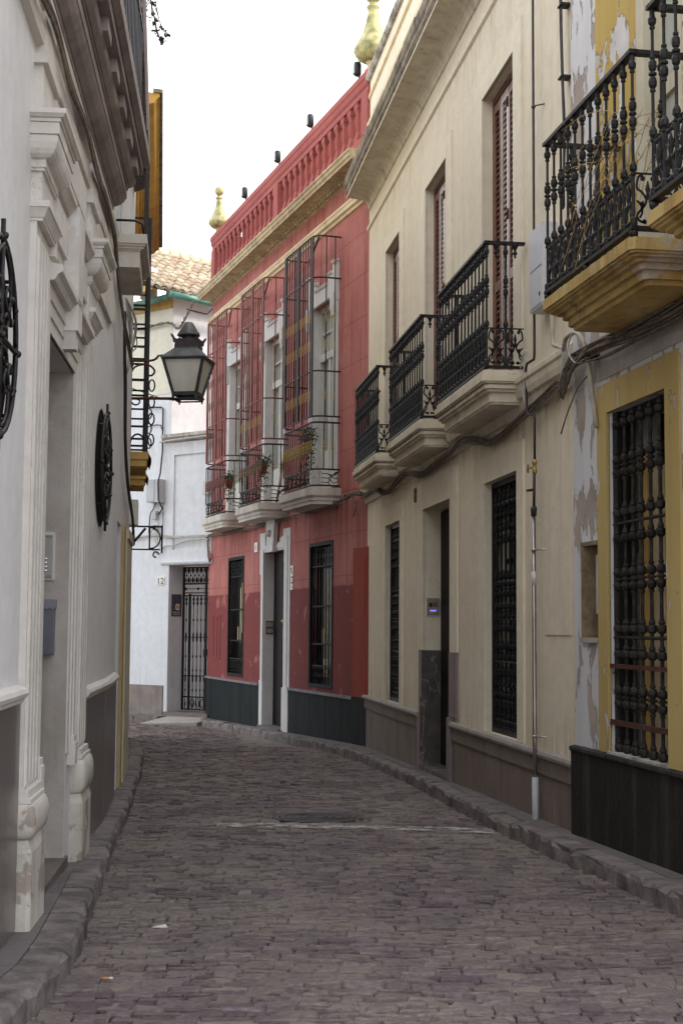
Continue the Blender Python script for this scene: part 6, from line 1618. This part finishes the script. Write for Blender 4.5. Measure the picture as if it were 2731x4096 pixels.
mb.tube(smooth_path([(-2.47, 16.22, 3.075), (-2.24, 16.18, 3.07), (-2.16, 16.17, 3.09), (-2.125, 16.16, 3.13)], 5), .014, 6).tube([(-2.125, 16.16, 3.13), (-2.02, 16.15, 3.14)], .008, 5).tube([(-2.03, 16.15, 3.16), (-1.95, 16.15, 3.10)], .014, 6)
mb.tube(smooth_path([(-2.45, 16.21, 2.93), (-2.40, 16.2, 3.0), (-2.30, 16.2, 3.03), (-2.22, 16.19, 3.01), (-2.17, 16.18, 2.95), (-2.20, 16.18, 2.90), (-2.25, 16.19, 2.90)], 5), .012, 6)
mb.tube(smooth_path([(-2.46, 16.21, 2.61), (-2.40, 16.21, 2.56), (-2.35, 16.2, 2.57), (-2.34, 16.2, 2.61), (-2.37, 16.2, 2.62)], 5), .010, 6)
mb.tube([(-2.46, 16.2, 2.76), (-2.1, 16.14, 2.63)], .006, 5)
q.part('bracket', mb, 'rust')
q.part('wall_plate', MB().box(-2.49, -2.45, 16.19, 16.25, 2.5, 3.15), 'lamp_metal')

# ------------------------------------------------------------------ small fittings along the left-hand houses
mb = MB(); bundle(mb, [(1.65, .04, 2.9), (1.75, .04, 2.6), (2.0, .04, 2.3), (2.3, .04, 1.8), (3.0, .04, 1.5), (3.9, .04, 1.35), (4.6, .05, 1.2), (4.9, .05, .95)], 6, .03, .010, .0, 51)
single('cable_bundle', 'black cables running down beside the lantern bracket on the left-hand houses', 'cables', mb, 'cable_dark', B, (1, 0, 2), 'overhead cables on the house fronts')
g = random.Random(5); mb = MB()
for i in range(9):
    s0 = 2.3+g.uniform(-.3, .3); mb.tube(smooth_path([(1.9, .04, 3.1), (s0, .06+g.uniform(0, .08), 2.9+g.uniform(-.12, .12)), (2.4+g.uniform(-.2, .2), .07, 2.65), (2.3, .05, 2.45)], 5), .007, 5)
single('cable_tangle', 'tangle of pale looped cables under the white moulded balcony', 'cables', mb, 'cable_pale', B, (2.1, 0, 2.8))
q = Thing('meter_cabinet', 'slim upright cream cabinet under the ochre balcony slabs', 'utility box', D, (.35, 0, 1.2))
q.part('case', MB().box(.12, .55, .0, .10, 1.18, 1.47), 'box_cream'); q.part('door', MB().box(.14, .53, .10, .106, 1.20, 1.45), 'box_cream')
q = Thing('sign_bracket', 'empty wrought iron sign bracket sticking out below the cream cabinet', 'bracket', D, (1.0, 0, 1.1))
mb = MB().bar((1.0, .0, 1.22), (1.0, .40, 1.22), .02, .02).bar((1.0, 0, .94), (1.0, .38, .94), .018, .018).bar((1.0, .0, .95), (1.0, .2, 1.2), .02, .03).bar((1.0, .25, 1.22), (1.0, .25, .94), .014, .014).bar((1.0, .40, 1.24), (1.0, .40, .90), .016, .016)
mb.tube([(1.0, .25+.13*math.sin(PI*j/8), 1.08+.13*math.cos(PI*j/8)) for j in range(9)], .010, 5).tube([(1.0, .33+.035*math.cos(2*PI*j/9), .88+.035*math.sin(2*PI*j/9)) for j in range(8)], .010, 5)
q.part('arm', mb, 'iron_worn')

# ------------------------------------------------------------------ camera, sky and sun
w = bpy.data.worlds.new('World'); SCN.world = w; w.use_nodes = True
nt = w.node_tree; bg = nt.nodes['Background']
SUN_EL, SUN_AZ = 42., 94.             # behind the right-hand houses; azimuth from the view direction to the right
sky = nt.nodes.new('ShaderNodeTexSky'); sky.sky_type = 'NISHITA'; sky.sun_disc = False
sky.sun_elevation = math.radians(SUN_EL); sky.sun_rotation = math.radians(SUN_AZ)
sky.air_density = 1.; sky.dust_density = 1.; sky.ozone_density = 1.
# thin white cloud over most of the sky
tc = nt.nodes.new('ShaderNodeTexCoord'); nz = nt.nodes.new('ShaderNodeTexNoise'); nz.inputs['Scale'].default_value = 2.2; nz.inputs['Detail'].default_value = 6.
nt.links.new(tc.outputs['Generated'], nz.inputs['Vector'])
cl = mix(nt, ramp(nt, nz.outputs[0], .35, .7), (2.4, 2.42, 2.5), (3.3, 3.25, 3.15))
mx = mix(nt, .82, (0, 0, 0), cl); nt.links.new(sky.outputs[0], mx.node.inputs[6])
nt.links.new(mx, bg.inputs['Color'])
bg.inputs['Strength'].default_value = .15
L_ = bpy.data.lights.new('sun', 'SUN'); L_.energy = .8; L_.angle = math.radians(10); L_.color = (1., .93, .82)
so_ = bpy.data.objects.new('sun', L_); COL.objects.link(so_)
d = Vector((math.sin(math.radians(SUN_AZ))*math.cos(math.radians(SUN_EL)), math.cos(math.radians(SUN_AZ))*math.cos(math.radians(SUN_EL)), math.sin(math.radians(SUN_EL))))
so_.rotation_euler = d.to_track_quat('Z', 'Y').to_euler(); so_.location = d*40

cam = bpy.data.cameras.new('camera'); co_ = bpy.data.objects.new('camera', cam); COL.objects.link(co_)
cam.sensor_width = 36.; cam.lens = 36*5660/4096; cam.clip_end = 1000; cam.clip_start = .05
co_.matrix_world = Matrix.Rotation(math.radians(94.70), 4, 'X') @ Matrix.Rotation(math.radians(.42), 4, 'Z')
SCN.camera = co_
SCN.view_settings.view_transform = 'Standard'; SCN.view_settings.look = 'None'; SCN.view_settings.exposure = 2.45; SCN.view_settings.gamma = 1.
SCN.cycles.max_bounces = 8; SCN.cycles.diffuse_bounces = 4; SCN.cycles.transparent_max_bounces = 16
SCN.render.film_transparent = False
